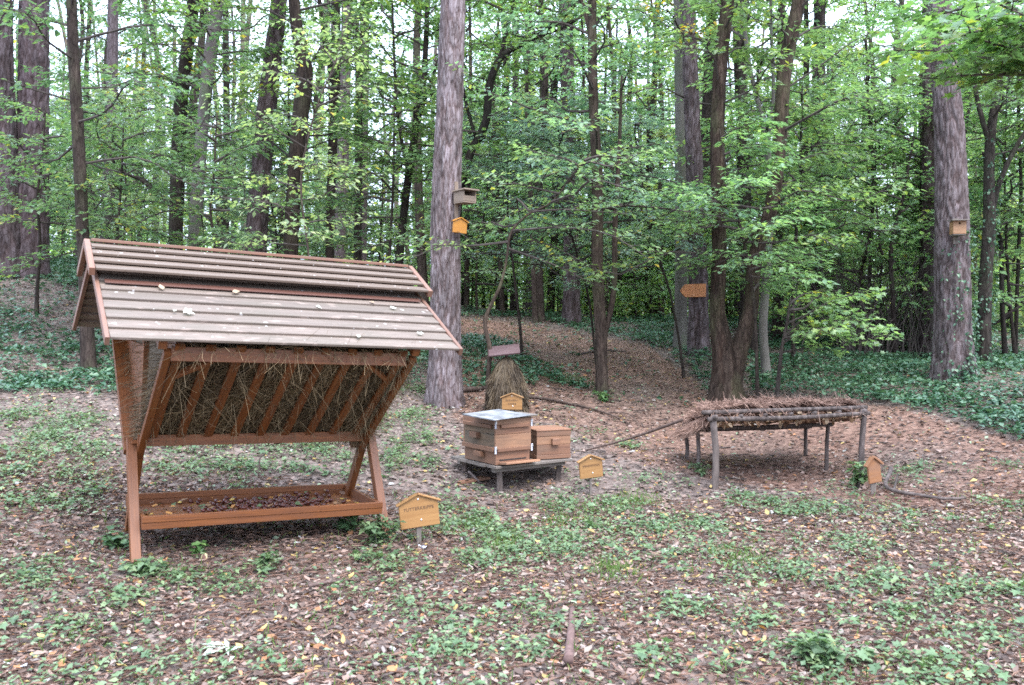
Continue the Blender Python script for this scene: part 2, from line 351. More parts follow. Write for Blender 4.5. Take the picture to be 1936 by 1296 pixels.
# ------------------------------------------------------------ ground
def lines(lo, hi, near_lo, near_hi, fine, grow):
    a = list(np.arange(near_lo, near_hi+1e-6, fine)); s = fine
    while a[-1] < hi: s *= grow; a.append(a[-1]+s)
    s = fine
    while a[0] > lo: s *= grow; a.insert(0, a[0]-s)
    return np.array(a)
gx = lines(-110, 110, -6.5, 7.5, .08, 1.12); gy = lines(-40, 170, 3.2, 14, .08, 1.1)
GX, GY = np.meshgrid(gx, gy); GZ = Z(GX, GY)
mb = MB(); nx = len(gx); i = (np.arange(len(gy)-1)[:, None]*nx+np.arange(nx-1)[None]).reshape(-1)
def inpoly(px, py, poly):
    c = np.zeros(px.shape, bool); n = len(poly)
    for k in range(n):
        x1, y1 = poly[k]; x2, y2 = poly[k-1]
        if y1 == y2: continue
        t = ((y1 > py) != (y2 > py)) & (px < (x2-x1)*(py-y1)/(y2-y1)+x1); c ^= t
    return c
PATH = [(700,600),(1000,600),(1120,632),(1225,652),(1300,690),(1345,745),(1345,800),(1000,800),(1130,742),(1040,700),(960,655),(872,636),(700,630)]
BROWN = [(860,600),(1000,616),(1225,652),(1345,745),(1430,748),(1700,770),(1936,838),(2400,900),(2400,1010),(1700,960),(1300,900),(1150,860),(1060,800),(860,800)]
gpx, gpy = proj(np.stack([GX, GY, GZ], -1).reshape(-1, 3))
mb.add(np.stack([GX, GY, GZ], -1).reshape(-1, 3), np.c_[i, i+1, i+1+nx, i+nx], 0, np.where((GY.reshape(-1) > 3) & inpoly(gpx, gpy, BROWN), 1., 0.)*np.clip(.3+vnoise(GX, GY, 1.1, 2).reshape(-1)*1.2, 0, 1))
def ground_mat():
    m, t, b = mat_new('forest_floor')
    tc = t.nodes.new('ShaderNodeTexCoord'); v = tc.outputs['Object']
    g = noise(t, v, 3.2, 8, .7); c = ramp(t, g, [(.3, (.05, .038, .034)), (.5, (.095, .071, .062)), (.7, (.16, .122, .108))])
    vo = t.nodes.new('ShaderNodeTexVoronoi'); vo.inputs['Scale'].default_value = 26; vo.inputs['Randomness'].default_value = 1
    t.links.new(v, vo.inputs['Vector'])
    sp = t.nodes.new('ShaderNodeSeparateColor'); t.links.new(vo.outputs['Color'], sp.inputs[0])
    lc = ramp(t, sp.outputs[0], [(0, (.055, .04, .034)), (.4, (.11, .08, .067)), (.75, (.19, .145, .125)), (1, (.28, .225, .19))])
    c = mix(t, c, lc, .55)
    # fine dry needles: three crossing stretched noises
    for k, (ang, sc) in enumerate(((.4, 1), (1.5, 1.1), (2.6, .9))):
        mp = t.nodes.new('ShaderNodeMapping'); mp.inputs['Rotation'].default_value = (0, 0, ang); mp.inputs['Scale'].default_value = (8*sc, 150*sc, 20)
        t.links.new(v, mp.inputs[0]); nn = noise(t, mp.outputs[0], 1, 2, .5)
        f = ramp(t, nn, [(.60, (0, 0, 0)), (.68, (.6, .6, .6))]); c = mix(t, c, ((.19, .13, .11), (.24, .175, .15), (.14, .09, .077))[k], f)
    an = N(t, 'ShaderNodeAttribute'); an.attribute_name = 'rnd'
    c = mix(t, c, mix(t, c, (1.3, 1.0, .86), 1.0, 'MULTIPLY'), an.outputs['Fac'])     # where red-brown pine needles lie
    t.links.new(c, b.inputs['Base Color']); b.inputs['Roughness'].default_value = .85; b.inputs['Specular IOR Level'].default_value = .25
    bump(t, b, noise(t, v, 30, 6, .7), .9, .02)
    return m
go = link('ground', mb.mesh('ground', ground_mat(), True)); go['kind'] = 'structure'
# ------------------------------------------------------------ where things grow, from zones of the clearing
IVY = [[(-400,480),(150,500),(330,560),(420,690),(330,760),(120,740),(-400,760)],
       [(690,640),(820,660),(815,735),(700,735)], [(872,632),(960,655),(1040,700),(1000,735),(905,740),(872,720)],
       [(880,585),(1290,620),(1300,668),(1225,655),(1120,637),(1000,622),(880,612)], [(1270,640),(1350,660),(1350,745),(1285,715)],
       [(1400,640),(1936,660),(2400,650),(2400,900),(1936,835),(1800,790),(1700,768),(1560,755),(1425,742)],
       [(1000,672),(1130,690),(1140,742),(1040,730)]]
def cover(px, py, x, y):
    d = np.zeros(px.shape)
    for p in IVY: d = np.where(inpoly(px, py, p), 1., d)
    # beyond the ridge everything is overgrown
    d = np.where((y > 18) & (np.abs(x-.5) > 1.6), .8, d)
    d = np.where(inpoly(px, py, PATH), .03, d)
    d = d*np.clip((vnoise(x, y, .9, 2)-.14)*3.4, .22, 1)
    return d
def sample_ground(n, px0=-150, px1=2090, d0=3.3, d1=16, power=1.0):
    """random ground points in the part of the clearing in view, denser near"""
    u = rng.random(n); y = (d0**(2-power)+(d1**(2-power)-d0**(2-power))*u)**(1/(2-power))
    x = (px0+(px1-px0)*rng.random(n)-968)/F*y
    z = Z(x, y); px, py = proj(np.stack([x, y, z], -1)); return x, y, z, px, py
LC = np.array([(.21,.135,.105),(.30,.205,.165),(.15,.10,.08),(.33,.26,.21),(.31,.255,.225),(.48,.34,.13),(.40,.19,.09),(.27,.33,.21),(.46,.44,.41),(.31,.215,.18),(.10,.07,.06)])
LP = np.array([.17,.16,.14,.08,.06,.055,.06,.06,.018,.12,.14]); LP /= LP.sum()
def litter(n, d0, d1, power, smin, smax, tpl, name, label_kind='stuff', path_only=False):
    x, y, z, px, py = sample_ground(n, d0=d0, d1=d1, power=power)
    keep = rng.random(n) < np.where(cover(px, py, x, y) > .5, .25, 1)*np.clip(.45+vnoise(x, y, .5, 3), 0, 1)
    # under the wild-food roof and the poles it stays bare
    x, y, z = x[keep], y[keep], z[keep]; k = len(x)
    m = MB(); s = smin+(smax-smin)*rng.random(k)**1.6
    leaves(m, tpl, np.stack([x, y, z+.004+.018*rng.random(k)], -1), rng.random(k)*6.283, rng.normal(0, .22, k), rng.normal(0, .35, k), s, s*(.55+.5*rng.random(k)))
    ci = rng.choice(len(LC), k, p=LP); col = LC[ci]*(.5+.45*rng.random((k, 1)))
    o = link(name, m.mesh(name, M_LITTER, True, np.repeat(col, len(tpl[0]), 0))); o['kind'] = 'stuff'
    return o
litter(36000, 3.3, 7.5, .6, .022, .06, CURL, 'leaf_litter')
litter(85000, 6.5, 21, .8, .03, .078, LEAF, 'leaf_litter')
def needle_litter(n):
    x, y, z, px, py = sample_ground(n, d0=3.3, d1=8, power=.9); m = MB()
    leaves(m, KITE, np.stack([x, y, z+.006+.014*rng.random(n)], -1), rng.random(n)*6.283, rng.normal(0, .12, n), rng.normal(0, .3, n), .05+.09*rng.random(n), .006+.008*rng.random(n))
    o = link('needle_litter', m.mesh('needle_litter', M_NEEDL)); o['kind'] = 'stuff'
needle_litter(26000)
def twig_litter(n):
    x, y, z, px, py = sample_ground(n, d0=3.3, d1=13, power=.9); m = MB()
    for k in range(n):
        L = .06+.22*random.random()**2; a = random.random()*6.283; c, s = math.cos(a), math.sin(a)
        P = np.array([(x[k]-c*L/2, y[k]-s*L/2, 0), (x[k]+random.gauss(0, .01), y[k]+random.gauss(0, .01), 0), (x[k]+c*L/2, y[k]+s*L/2, 0)])
        P[:, 2] = z[k]+np.array([.008, .014, .01])
        V, fs = tube(P, np.array([1, .85, .6])*(.0025+.004*random.random()), 4, cap=False); m.add(V, fs)
    o = link('twig_litter', m.mesh('twig_litter', M_TWIG, True)); o['kind'] = 'stuff'
twig_litter(1500)
# ------------------------------------------------------------ ground cover
def plants(m, x, y, z, nl, h, size, tpl, spread, mat=0, up=.25):
    """low plants: nl leaves around each point on short stalks"""
    n = len(x)
    for k in range(nl):
        a = rng.random(n)*6.283; r = spread*rng.random(n)**.6; hh = h*(.25+.75*rng.random(n))
        pos = np.stack([x+r*np.cos(a), y+r*np.sin(a), z+hh], -1)
        s = size*(.6+.7*rng.random(n))
        leaves(m, tpl, pos, a+rng.normal(0, .6, n), rng.normal(up, .3, n), rng.normal(0, .3, n), s, s*(.75+.3*rng.random(n)), mat)
def ivy():
    m = MB()
    x, y, z, px, py = sample_ground(46000, -400, 2330, 8.0, 22, 1.0)
    k = rng.random(len(x)) < cover(px, py, x, y)
    x, y, z = x[k], y[k], z[k]
    for j in range(6):
        n = len(x); a = rng.random(n)*6.283; r = .13*rng.random(n)**.6
        hh = (.04+.16*vnoise(x, y, .45, 4)**1.5)*(.3+.7*rng.random(n))
        s = .03+.075*rng.random(n)**1.3
        leaves(m, LEAF, np.stack([x+r*np.cos(a), y+r*np.sin(a), z+hh], -1), a+rng.normal(0, .7, n), rng.normal(.05, .35, n), rng.normal(0, .35, n), s, s*(.8+.3*rng.random(n)))
    o = link('ivy_ground_cover', m.mesh('ivy_ground_cover', M_COVER)); o['kind'] = 'stuff'
ivy()
# weeds in the clearing: clumps where the photo has them, and a loose scatter
CL = [(30,790,60,25),(90,830,60,25),(180,850,50,30),(290,830,40,40),(400,850,50,25),(500,840,60,30),(480,890,60,20),(560,890,60,20),(640,870,40,25),(660,900,30,15),(710,800,40,30),(740,880,40,30),(790,790,35,30),(800,880,40,25),(850,1000,40,20),(20,900,50,30),(190,930,30,25),(120,960,50,25),(720,740,40,20),(780,740,40,15),(985,1050,110,45),(1060,1030,60,30),(900,1060,60,30),(1250,1000,70,28),(1290,1160,80,40),(1000,1245,60,25),(860,1230,30,20),(1560,1250,90,45),(1870,1210,70,45),
(1700,1170,60,25),(1480,1090,70,30),(1640,1100,60,30),(100,1085,90,30),(40,1110,60,30),(140,1190,60,25),(230,1140,50,20),(330,1100,60,25),(430,1120,60,20),(500,1070,30,22),
(275,1085,40,20),(560,850,60,30),(420,880,70,25),(330,850,50,30),(340,890,60,25),(610,850,50,20),(760,850,40,40),(800,830,30,25),(60,860,60,40),(130,900,60,30),(60,950,60,25),
(170,870,40,30),(150,800,50,25),(100,820,50,30),(1450,960,60,20),(1390,945,40,15),(1520,970,60,20),(1150,960,60,20),(1060,960,40,15),(1620,1040,50,25),(1330,1000,40,25),(1740,890,40,12),(1800,1130,40,25),(1880,1120,40,25),
(1620,900,22,20),(1325,890,22,14),(1190,845,30,10),(1140,745,22,14),(1075,720,50,14),(900,985,50,20),(830,960,40,25),(700,1060,40,25),(1420,1180,60,25),(1750,1270,60,25),(1120,1000,50,20),(770,1000,30,20),(950,1010,60,18),(1240,1250,40,20)]
def weeds():
    m = MB(); xs = []
    for (cx, cyy, sx, sy) in CL:
        p = gp(cx, cyy); rx = sx/F*p[1]; q0 = gp(cx, cyy+sy*.8); ry = max(.08, min(.6, abs(q0[1]-p[1])))
        n = int(75*math.pi*rx*ry*2.2)+6
        g = rng.normal(0, .5, (n, 2)); xs.append(np.c_[p[0]+g[:, 0]*rx, p[1]+g[:, 1]*ry])
    x, y, z, px, py = sample_ground(9000, d0=3.4, d1=10.5, power=1.0)
    k = (rng.random(len(x)) < np.clip((vnoise(x, y, .55, 5)-.46)*3.2, .03, .6)*np.where(py > 1060, .8, 1)) & ~((px > 1150) & (py < 880))
    xs.append(np.c_[x[k], y[k]])
    P = np.concatenate(xs); x, y = P[:, 0], P[:, 1]
    lx = x+1.876; ly = y-6.41; c, s = math.cos(.5345), math.sin(.5345); u = lx*c+ly*s; v = -lx*s+ly*c
    keep = ~((np.abs(u) < .8) & (np.abs(v) < .42)) & ~((x > -.5) & (x < .5) & (y > 8.35) & (y < 9.2)) & ~((x > 1.9) & (x < 3.4) & (y > 8.5) & (y < 9.9))
    x, y = x[keep], y[keep]; z = Z(x, y)
    plants(m, x, y, z, 6, .06, .036, LEAF, .06, up=.1)
    big = rng.random(len(x)) < .10
    plants(m, x[big], y[big], z[big], 3, .07, .06, MAPLE, .06, up=.0)
    o = link('clearing_weeds', m.mesh('clearing_weeds', M_WEED)); o['kind'] = 'stuff'
    # grass tufts
    m = MB(); gs = [(1130,960,130,14),(1060,990,60,12),(1200,950,60,10),(950,1030,40,12),(1160,1080,50,16),(900,1000,40,10),(1400,1060,60,15)]
    for cx, cyy, sx, sy in gs:
        p = gp(cx, cyy); n = 260; g = rng.normal(0, .5, (n, 2)); X = p[0]+g[:, 0]*sx/F*p[1]; Y = p[1]+g[:, 1]*.28; zg = Z(X, Y)
        leaves(m, KITE, np.stack([X, Y, zg], -1), rng.random(n)*6.283, 1.0+.45*rng.normal(0, 1, n), rng.random(n)*3, .03+.05*rng.random(n), .007+.006*rng.random(n))
    x, y, z, px, py = sample_ground(2500, d0=3.4, d1=8, power=1.0); n = len(x)
    leaves(m, KITE, np.stack([x, y, z], -1), rng.random(n)*6.283, .9+.4*rng.normal(0, 1, n), rng.random(n)*3, .04+.05*rng.random(n), .006+.005*rng.random(n))
    o = link('grass', m.mesh('grass', M_GRASS)); o['kind'] = 'stuff'
weeds()

# ------------------------------------------------------------ trees
def plates(th, zc, R, cw, chh, seed):
    """bark plates: raised cells taller than wide, divided by fissures; returns height 0..1 and a random number per plate"""
    nW = max(5, int(2*math.pi*R/cw)); g = np.random.default_rng(seed); nH = 400
    jx = g.random((nH, nW)); jy = g.random((nH, nW)); rv = g.random((nH, nW))
    U = th/(2*math.pi)*nW; Vv = zc/chh+50; ui = np.floor(U).astype(int); vi = np.floor(Vv).astype(int)
    f1 = np.full(U.shape, 9.); f2 = np.full(U.shape, 9.); r1 = np.zeros(U.shape)
    for du in (-1, 0, 1):
        for dv in (-1, 0, 1):
            a = (ui+du) % nW; b = np.clip(vi+dv, 0, nH-1)
            d = np.hypot(ui+du+jx[b, a]-U, (vi+dv+jy[b, a]-Vv)*.9)
            n1 = d < f1; f2 = np.where(n1, f1, np.minimum(f2, d)); r1 = np.where(n1, rv[b, a], r1); f1 = np.where(n1, d, f1)
    return np.clip((f2-f1)/.35, 0, 1)**.7, r1
def trunk_mesh(name, P, r, mat, seg=16, step=.12, rough=.05, seed=0, plate=None, flare=.35, fh=.3, zmax=None):
    """P, r: path from the ground up. plate=(width, height, depth) gives bark plates as relief below zmax"""
    P = np.asarray(P, float); L = np.linalg.norm(np.diff(P, axis=0), axis=1).sum(); n = max(4, int(L/step))
    Q = catmull(np.c_[P, r], n); P, r = Q[:, :3], Q[:, 3]
    g = np.random.default_rng(seed); T = np.gradient(P, axis=0); T /= np.linalg.norm(T, axis=1)[:, None]
    A = np.cross(T, [0, 1., 0]); A /= np.linalg.norm(A, axis=1)[:, None]; B = np.cross(T, A)
    th = np.arange(seg)*2*math.pi/seg; s = np.r_[0, np.cumsum(np.linalg.norm(np.diff(P, axis=0), axis=1))]
    TH, SS = np.meshgrid(th, s); ph = g.random(4)*6.28
    lob = .5+.5*np.cos(TH*3+ph[0])*np.cos(TH*2+ph[1]); h0 = np.maximum(SS-.12, 0)
    R = r[:, None]*(1+flare*(.45+.9*lob)*np.exp(-h0/fh))
    R = R*(1+rough*(np.sin(TH*2+SS*1.7+ph[2])*.5+np.sin(TH*3-SS*3.1+ph[3])*.35+np.sin(TH*5+SS*6+ph[1])*.3))
    rnd = np.full(TH.shape, .5); fis = np.zeros(TH.shape)
    if plate:
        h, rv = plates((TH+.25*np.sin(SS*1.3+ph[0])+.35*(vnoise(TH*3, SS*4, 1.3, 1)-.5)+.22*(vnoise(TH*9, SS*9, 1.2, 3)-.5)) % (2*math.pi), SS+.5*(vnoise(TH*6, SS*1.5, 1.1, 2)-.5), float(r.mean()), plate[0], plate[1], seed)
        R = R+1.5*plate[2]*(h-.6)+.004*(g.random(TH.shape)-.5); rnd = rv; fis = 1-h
    else:
        R = R*(1+rough*.8*(g.random(TH.shape)-.5))
    V = P[:, None]+R[..., None]*(np.cos(TH)[..., None]*A[:, None]+np.sin(TH)[..., None]*B[:, None])
    i = np.arange(n-1)[:, None]*seg; j = np.arange(seg)[None]; j2 = (j+1) % seg
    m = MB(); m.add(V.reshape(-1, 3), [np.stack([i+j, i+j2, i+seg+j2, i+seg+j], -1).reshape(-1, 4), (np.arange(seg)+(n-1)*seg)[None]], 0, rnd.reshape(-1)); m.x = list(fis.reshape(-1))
    return m, (P, r)
def px_path(path, d, dz=0.0, ground=True, top=2.5, base=None):
    """a stem drawn through points (px, py, width px) at distance d; carried down into the ground and on upwards"""
    pts = [at(x, y, d+dz*k) for k, (x, y, _) in enumerate(path)]; r = [wd/2/F*d for _, _, wd in path]
    if ground:
        p = pts[0]; g = zz(p[0], p[1])
        if p[2] > g+.05:
            pts.insert(0, np.array([p[0]+(p[0]-pts[1][0])*.2 if len(pts) > 1 else p[0], p[1], g-.12])); r.insert(0, r[0]*1.08)
        else:
            pts[0] = np.array([p[0], p[1], g-.12])
    if top:
        v = pts[-1]-pts[-2]; v /= np.linalg.norm(v); v = v*.6+np.array([0, 0, .4]); v /= np.linalg.norm(v)
        pts.append(pts[-1]+v*top*.5); r.append(r[-1]*.85); pts.append(pts[-1]+v*top*.5); r.append(r[-1]*.6)
    return np.array(pts), np.array(r)
def limb(m, P, r0, r1, tw, leaf, nleaf, tpl, sprd=.5, flat=.25, twl=(.3, .7), bare=.25, seg=5, rnd0=None):
    """one limb along P with side twigs; leaves stand along the twigs in flat sprays"""
    P = catmull(np.asarray(P, float), max(5, len(P)*2)); n = len(P)
    if in_clear(P, 6).any(): return          # nothing grows across the boxes and boards
    rr = np.linspace(r0, r1, n)
    V, fs = tube(P, rr, seg, .08, False, random.randrange(9999)); m.add(V, fs, 0, .5)
    dirn = P[-1]-P[0]; base_az = math.atan2(dirn[1], dirn[0]); side = 1
    pos = []; az = []; 
    for k in range(tw):
        t = bare+(1-bare)*(k+random.random()*.6)/tw; f = min(t, .999)*(n-1); i = int(f); p = P[i]+(P[min(i+1, n-1)]-P[i])*(f-i)
        side = -side; a = base_az+side*(.45+.7*random.random())*(1 if k < tw-1 else .1); L = twl[0]+(twl[1]-twl[0])*random.random(); L *= 1.15-.5*t
        dz = random.gauss(.06, .18); q = p+np.array([math.cos(a)*L, math.sin(a)*L, dz*L]); mid = (p+q)/2+np.array([0, 0, .06*L])
        V, fs = tube(np.array([p, mid, q]), np.array([.006, .004, .002])*(.7+r0*12), 3, 0, False); m.add(V, fs, 0, .5)
        u = (np.arange(nleaf)+rng.random(nleaf))/nleaf; u = .1+.95*u
        pp = p+(q-p)*u[:, None]; pp[:, 2] += .06*L*4*u*(1-u)
        sd = np.where(np.arange(nleaf) % 2, 1, -1); la = a+sd*(.5+.5*rng.random(nleaf))
        off = rng.random(nleaf)*.05+.01
        pp = pp+np.stack([np.cos(la)*off, np.sin(la)*off, rng.normal(-.01, .025, nleaf)], -1); pos.append(pp); az.append(la)
    pos = np.concatenate(pos); az = np.concatenate(az); kp = ~in_clear(pos, 2); pos, az = pos[kp], az[kp]; k = len(pos)
    s = leaf*(.6+.7*rng.random(k))
    rv = np.clip((rng.random(k)*.75+random.random()*.25), 0, 1) if rnd0 is None else np.clip(rnd0+rng.normal(0, .12, k), 0, 1)
    leaves(m, tpl, pos, az, rng.normal(-.22, flat, k), rng.normal(0, flat*1.3, k), s, s*(.75+.25*rng.random(k)), 1, rv)
def crown_on(axis, m, h0, h1, nl, R, leaf, tw=7, nleaf=16, tpl=KITE, elev=(.15, .8), r0=.02, az0=None, flat=.28, twl=(.3, .7), bare=.22, rnd0=None):
    """limbs leave the stem axis (points from base to top) between fractions h0 and h1 and spread R metres"""
    P = np.asarray(axis, float); s = np.r_[0, np.cumsum(np.linalg.norm(np.diff(P, axis=0), axis=1))]; L = s[-1]
    for k in range(nl):
        f = h0+(h1-h0)*(k+random.random())/nl; q = np.array([np.interp(f*L, s, P[:, c]) for c in range(3)])
        a = (k*2.4+random.random()*1.2) if az0 is None else random.gauss(az0[0], az0[1])
        e = elev[0]+(elev[1]-elev[0])*((f-h0)/(h1-h0+1e-6))**.8+random.gauss(0, .1)
        l = R*(.6+.5*random.random())*(1.05-.45*((f-h0)/(h1-h0+1e-6))**2)
        d = np.array([math.cos(a)*math.cos(e), math.sin(a)*math.cos(e), math.sin(e)])
        pts = [q, q+d*l*.35+rng.normal(0, .05*l, 3), q+d*l*.7+np.array([0, 0, -.03*l])+rng.normal(0, .07*l, 3), q+d*l+np.array([0, 0, -.12*l])+rng.normal(0, .06*l, 3)]
        limb(m, pts, r0*(.6+.6*random.random()), .004, tw, leaf, nleaf, tpl, flat=flat, twl=twl, bare=bare, rnd0=rnd0)
OFF = np.zeros(3); CLEAR = [(850,345,912,402),(842,404,896,450),(1276,524,1350,580),(1785,405,1840,462),(1278,110,1332,330),(1768,170,1836,640),(900,640,1000,700)]
def in_clear(p, m=0):
    px, py = proj(np.asarray(p)+OFF); k = np.zeros(np.shape(px), bool)
    for a, b, c, d in CLEAR: k |= (px > a-m) & (px < c+m) & (py > b-m) & (py < d+m)
    return k
TC = {}
def tree(name, label, cat, stems, d, mat, crown=None, seg=16, step=.12, rough=.05, plate=None, flare=.35, color=(1, 1, 1), leafcol=(1, 1, 1), top=1.6, group=None, base_d=None, extra=None, fh=.3):
    """stems: list of pixel paths; the first is the trunk that reaches the ground, further ones fork off it"""
    P, r = px_path(stems[0], d, top=top)
    global OFF
    o = P[0].copy(); o[2] = zz(o[0], o[1]); OFF = o.copy()
    root = empty(name, label, cat, o, 0, group); mm = MB(); mm.x = []
    axes = []
    for k, st in enumerate(stems):
        if k: P, r = px_path(st, d, ground=False, top=top*.7)
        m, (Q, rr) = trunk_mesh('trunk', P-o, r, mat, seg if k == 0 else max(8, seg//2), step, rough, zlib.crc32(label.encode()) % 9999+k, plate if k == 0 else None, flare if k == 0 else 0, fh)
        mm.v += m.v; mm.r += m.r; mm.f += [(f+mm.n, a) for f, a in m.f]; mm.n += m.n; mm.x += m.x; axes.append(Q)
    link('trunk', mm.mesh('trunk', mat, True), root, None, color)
    if crown:
        m = MB()
        for cr in (crown if isinstance(crown, list) else [crown]):
            cr = dict(cr); ax = axes[cr.pop('stem', 0)]; crown_on(ax, m, **cr)
        if extra:
            for e in extra:
                e = dict(e); pts = np.array([at(x, y, dd) for x, y, dd in e.pop('pts')])-o; limb(m, pts, **e)
        link('crown', m.mesh('crown', [M_TWIG, M_LEAF]), root, None, leafcol)
    OFF = np.array([0, 0, 1e4])
    return root, axes, o
def pine(label, path, d, plate=None, seg=24, step=.12, color=(1, 1, 1), top=6, flare=.3, rough=.03):
    root, ax, o = tree('pine_tree', label, 'tree', [path], d, M_PINE, None, seg, step, rough, plate, flare, color, top=top, group='pines around the clearing')
    return root, ax[0], o
PINE_CROWNS = []
def pine_crown_mesh(seed):
    random.seed(seed); m = MB()
    for k in range(26):
        a = k*2.4+random.random(); h = 3.2*random.random(); l = (1.9-.35*h)*(.6+.5*random.random()); e = .1+.5*h/3.2
        q = np.array([0, 0, h]); t = q+np.array([math.cos(a)*l, math.sin(a)*l, math.sin(e)*l])
        V, fs = tube(np.array([q, (q+t)/2+rng.normal(0, .08, 3), t]), np.array([.035, .02, .008]), 5, 0, False); m.add(V, fs, 0, .5)
        for c in range(7):
            f = .35+.65*random.random(); p = q+(t-q)*f+rng.normal(0, .14, 3); n = 34
            az = rng.random(n)*6.283; leaves(m, KITE, np.repeat(p[None], n, 0), az, rng.random(n)*1.5-.3, rng.random(n)*3, .12+.07*rng.random(n), .012, 1)
    return m.mesh('crown', [M_TWIG, M_NEED])
for k in range(3): PINE_CROWNS.append(pine_crown_mesh(50+k))
def add_pine_crown(root, axis, k, sc=1.0):
    t = axis[-1]; M = Matrix.Translation(Vector(t)-Vector((0, 0, 2.2*sc))) @ Matrix.Rotation(k*1.9, 4, 'Z') @ Matrix.Scale(sc, 4)
    link('crown', PINE_CROWNS[k % 3], root, M)
PL = (.05, .34, .018)
plist = [
 ('tall grey pine behind the right end of the feeder roof, carrying a nest box', [(842,768,64),(842,650,58),(843,400,53),(850,200,49),(857,0,45)], 11.5, (.045,.34,.014), 84, .035, (1.42,1.38,1.4)),
 ('thick pine at right with a nest box and ivy climbing its foot', [(1803,718,68),(1800,500,60),(1795,250,50),(1778,50,42)], 12.05, PL, 84, .035, (1.08,1.03,1.04)),
 ('broad dark pine close to the left edge, second trunk in from the edge', [(58,522,62),(62,300,54),(65,0,50)], 16.1, (.1,.34,.022), 60, .06, (.62,.56,.6)),
 ('dark pine cut by the left edge of the picture', [(12,528,58),(6,300,46),(-2,0,42)], 15.8, (.1,.34,.022), 60, .06, (.6,.56,.6)),
 ('pine carrying the orange arrow board', [(1321,674,36),(1319,480,34),(1310,250,28),(1300,0,26)], 15.1, (.09,.3,.016), 48, .07, (.95,.88,.92)),
 ('slightly leaning dark pine behind the middle of the feeder roof', [(482,520,42),(488,400,38),(505,200,34),(528,0,28)], 15, (.09,.3,.016), 44, .08, (.66,.6,.6)),
 ('straight brown pine rising behind the slope path, left of the two-stemmed tree', [(1081,612,32),(1080,420,28),(1074,200,26),(1070,0,24)], 20, (.1,.34,.018), 40, .09, (.7,.64,.66)),
 ('pine with brown bark standing in the thicket right of the leafy spray', [(1538,625,30),(1542,450,27),(1546,250,24),(1550,0,20)], 19, (.1,.34,.018), 36, .1, (.62,.55,.54)),
 ('slim pine just left of the thick nest box pine', [(1752,683,28),(1754,450,25),(1756,210,22),(1758,0,20)], 15.9, (.09,.3,.014), 36, .1, (.7,.62,.62)),
 ('grey pine above the feeder roof, right of the wiggly dark trunk', [(640,520,24),(648,300,22),(656,0,19)], 21, None, 20, .2, (.95,.88,.9)),
 ('straight slim pine above the feeder roof, nearest to the tall grey pine', [(683,520,20),(687,250,19),(690,0,17)], 19, None, 20, .2, (.75,.68,.68)),
 ('pale pine trunk left of the forked dark trunk at upper left', [(200,540,24),(208,300,22),(214,0,19)], 21, None, 20, .2, (.75,.7,.74)),
 ('distant pine standing beside the slope path crest', [(1003,622,17),(1002,480,15),(998,200,13)], 26, None, 14, .3, (.9,.85,.9)),
 ('distant dark pine left of the crest pine', [(972,618,15),(973,400,14),(975,100,12)], 27, None, 14, .3, (.6,.55,.55)),
 ('pine far behind, right of the twisted tree', [(1400,660,24),(1402,400,21),(1405,100,18)], 22, None, 14, .3, (.6,.55,.58)),
]
pines = {}
for k, (lab, path, d, pl, sg, stp, colr) in enumerate(plist):
    rt, ax, o = pine(lab, path, d, pl, sg, stp, colr, top=6 if k not in (12, 13, 14) else 4)
    add_pine_crown(rt, ax, k, 1.1); pines[k] = (rt, ax, o)
# broadleaf trees and saplings of the clearing's edge
KW = dict(leaf=.092, tw=9, nleaf=19)
GE = 'broadleaf trees round the clearing'
def blt(label, stems, d, crown, mat=M_BARK, color=(1, 1, 1), leafcol=(1, 1, 1), name='broadleaf_tree', **k):
    k.setdefault('step', .1); k.setdefault('seg', 14); k.setdefault('rough', .07)
    return tree(name, label, 'tree', stems, d, mat, crown, color=color, leafcol=leafcol, group=GE, **k)
blt('dark twisted double trunk behind the brushwood shelter, rotten at the foot', [[(1374,760,60),(1371,690,46),(1357,600,30),(1360,480,27),(1356,300,25),(1364,100,24),(1376,0,24)], [(1384,720,40),(1398,660,34),(1416,600,28),(1430,480,26),(1456,400,26),(1474,270,26),(1484,130,26),(1510,0,24)]], 12.05,
    [dict(h0=.26, h1=.95, nl=24, R=2.0, elev=(.0, .7), **KW), dict(stem=1, h0=.3, h1=.95, nl=20, R=1.9, elev=(.0, .7), **KW)], color=(1.0, .85, .72), leafcol=(1.25, 1.2, 1.2), flare=.25, plate=(.07, .4, .012), seg=40, step=.06)
blt('slender two-stemmed tree on the litter slope, forking near the top', [[(1138,748,24),(1137,650,23),(1129,500,22),(1130,350,21),(1122,200,19),(1120,60,17)], [(1142,640,10),(1156,580,11),(1163,420,10),(1170,300,8)], [(1121,80,10),(1108,30,9),(1098,0,8)]], 12.3,
    [dict(h0=.34, h1=.95, nl=26, R=2.1, elev=(-.05, .6), **KW), dict(stem=1, h0=.35, h1=.95, nl=8, R=1.2, elev=(.0, .4), **KW)], color=(1.0, .88, .78), leafcol=(1.4, 1.4, 2.0), flare=.15)
blt('smooth grey thin trunk with a bend at its foot, right of the twisted tree', [[(1449,726,20),(1447,690,17),(1443,640,16),(1449,520,15),(1455,400,14),(1450,270,11),(1418,130,8)], [(1452,275,8),(1462,180,7),(1458,60,6)]], 13.4,
    [dict(h0=.45, h1=.95, nl=16, R=1.7, elev=(.0, .6), **KW)], mat=M_BEECH, leafcol=(1.1, 1.1, 1.0), flare=.2)
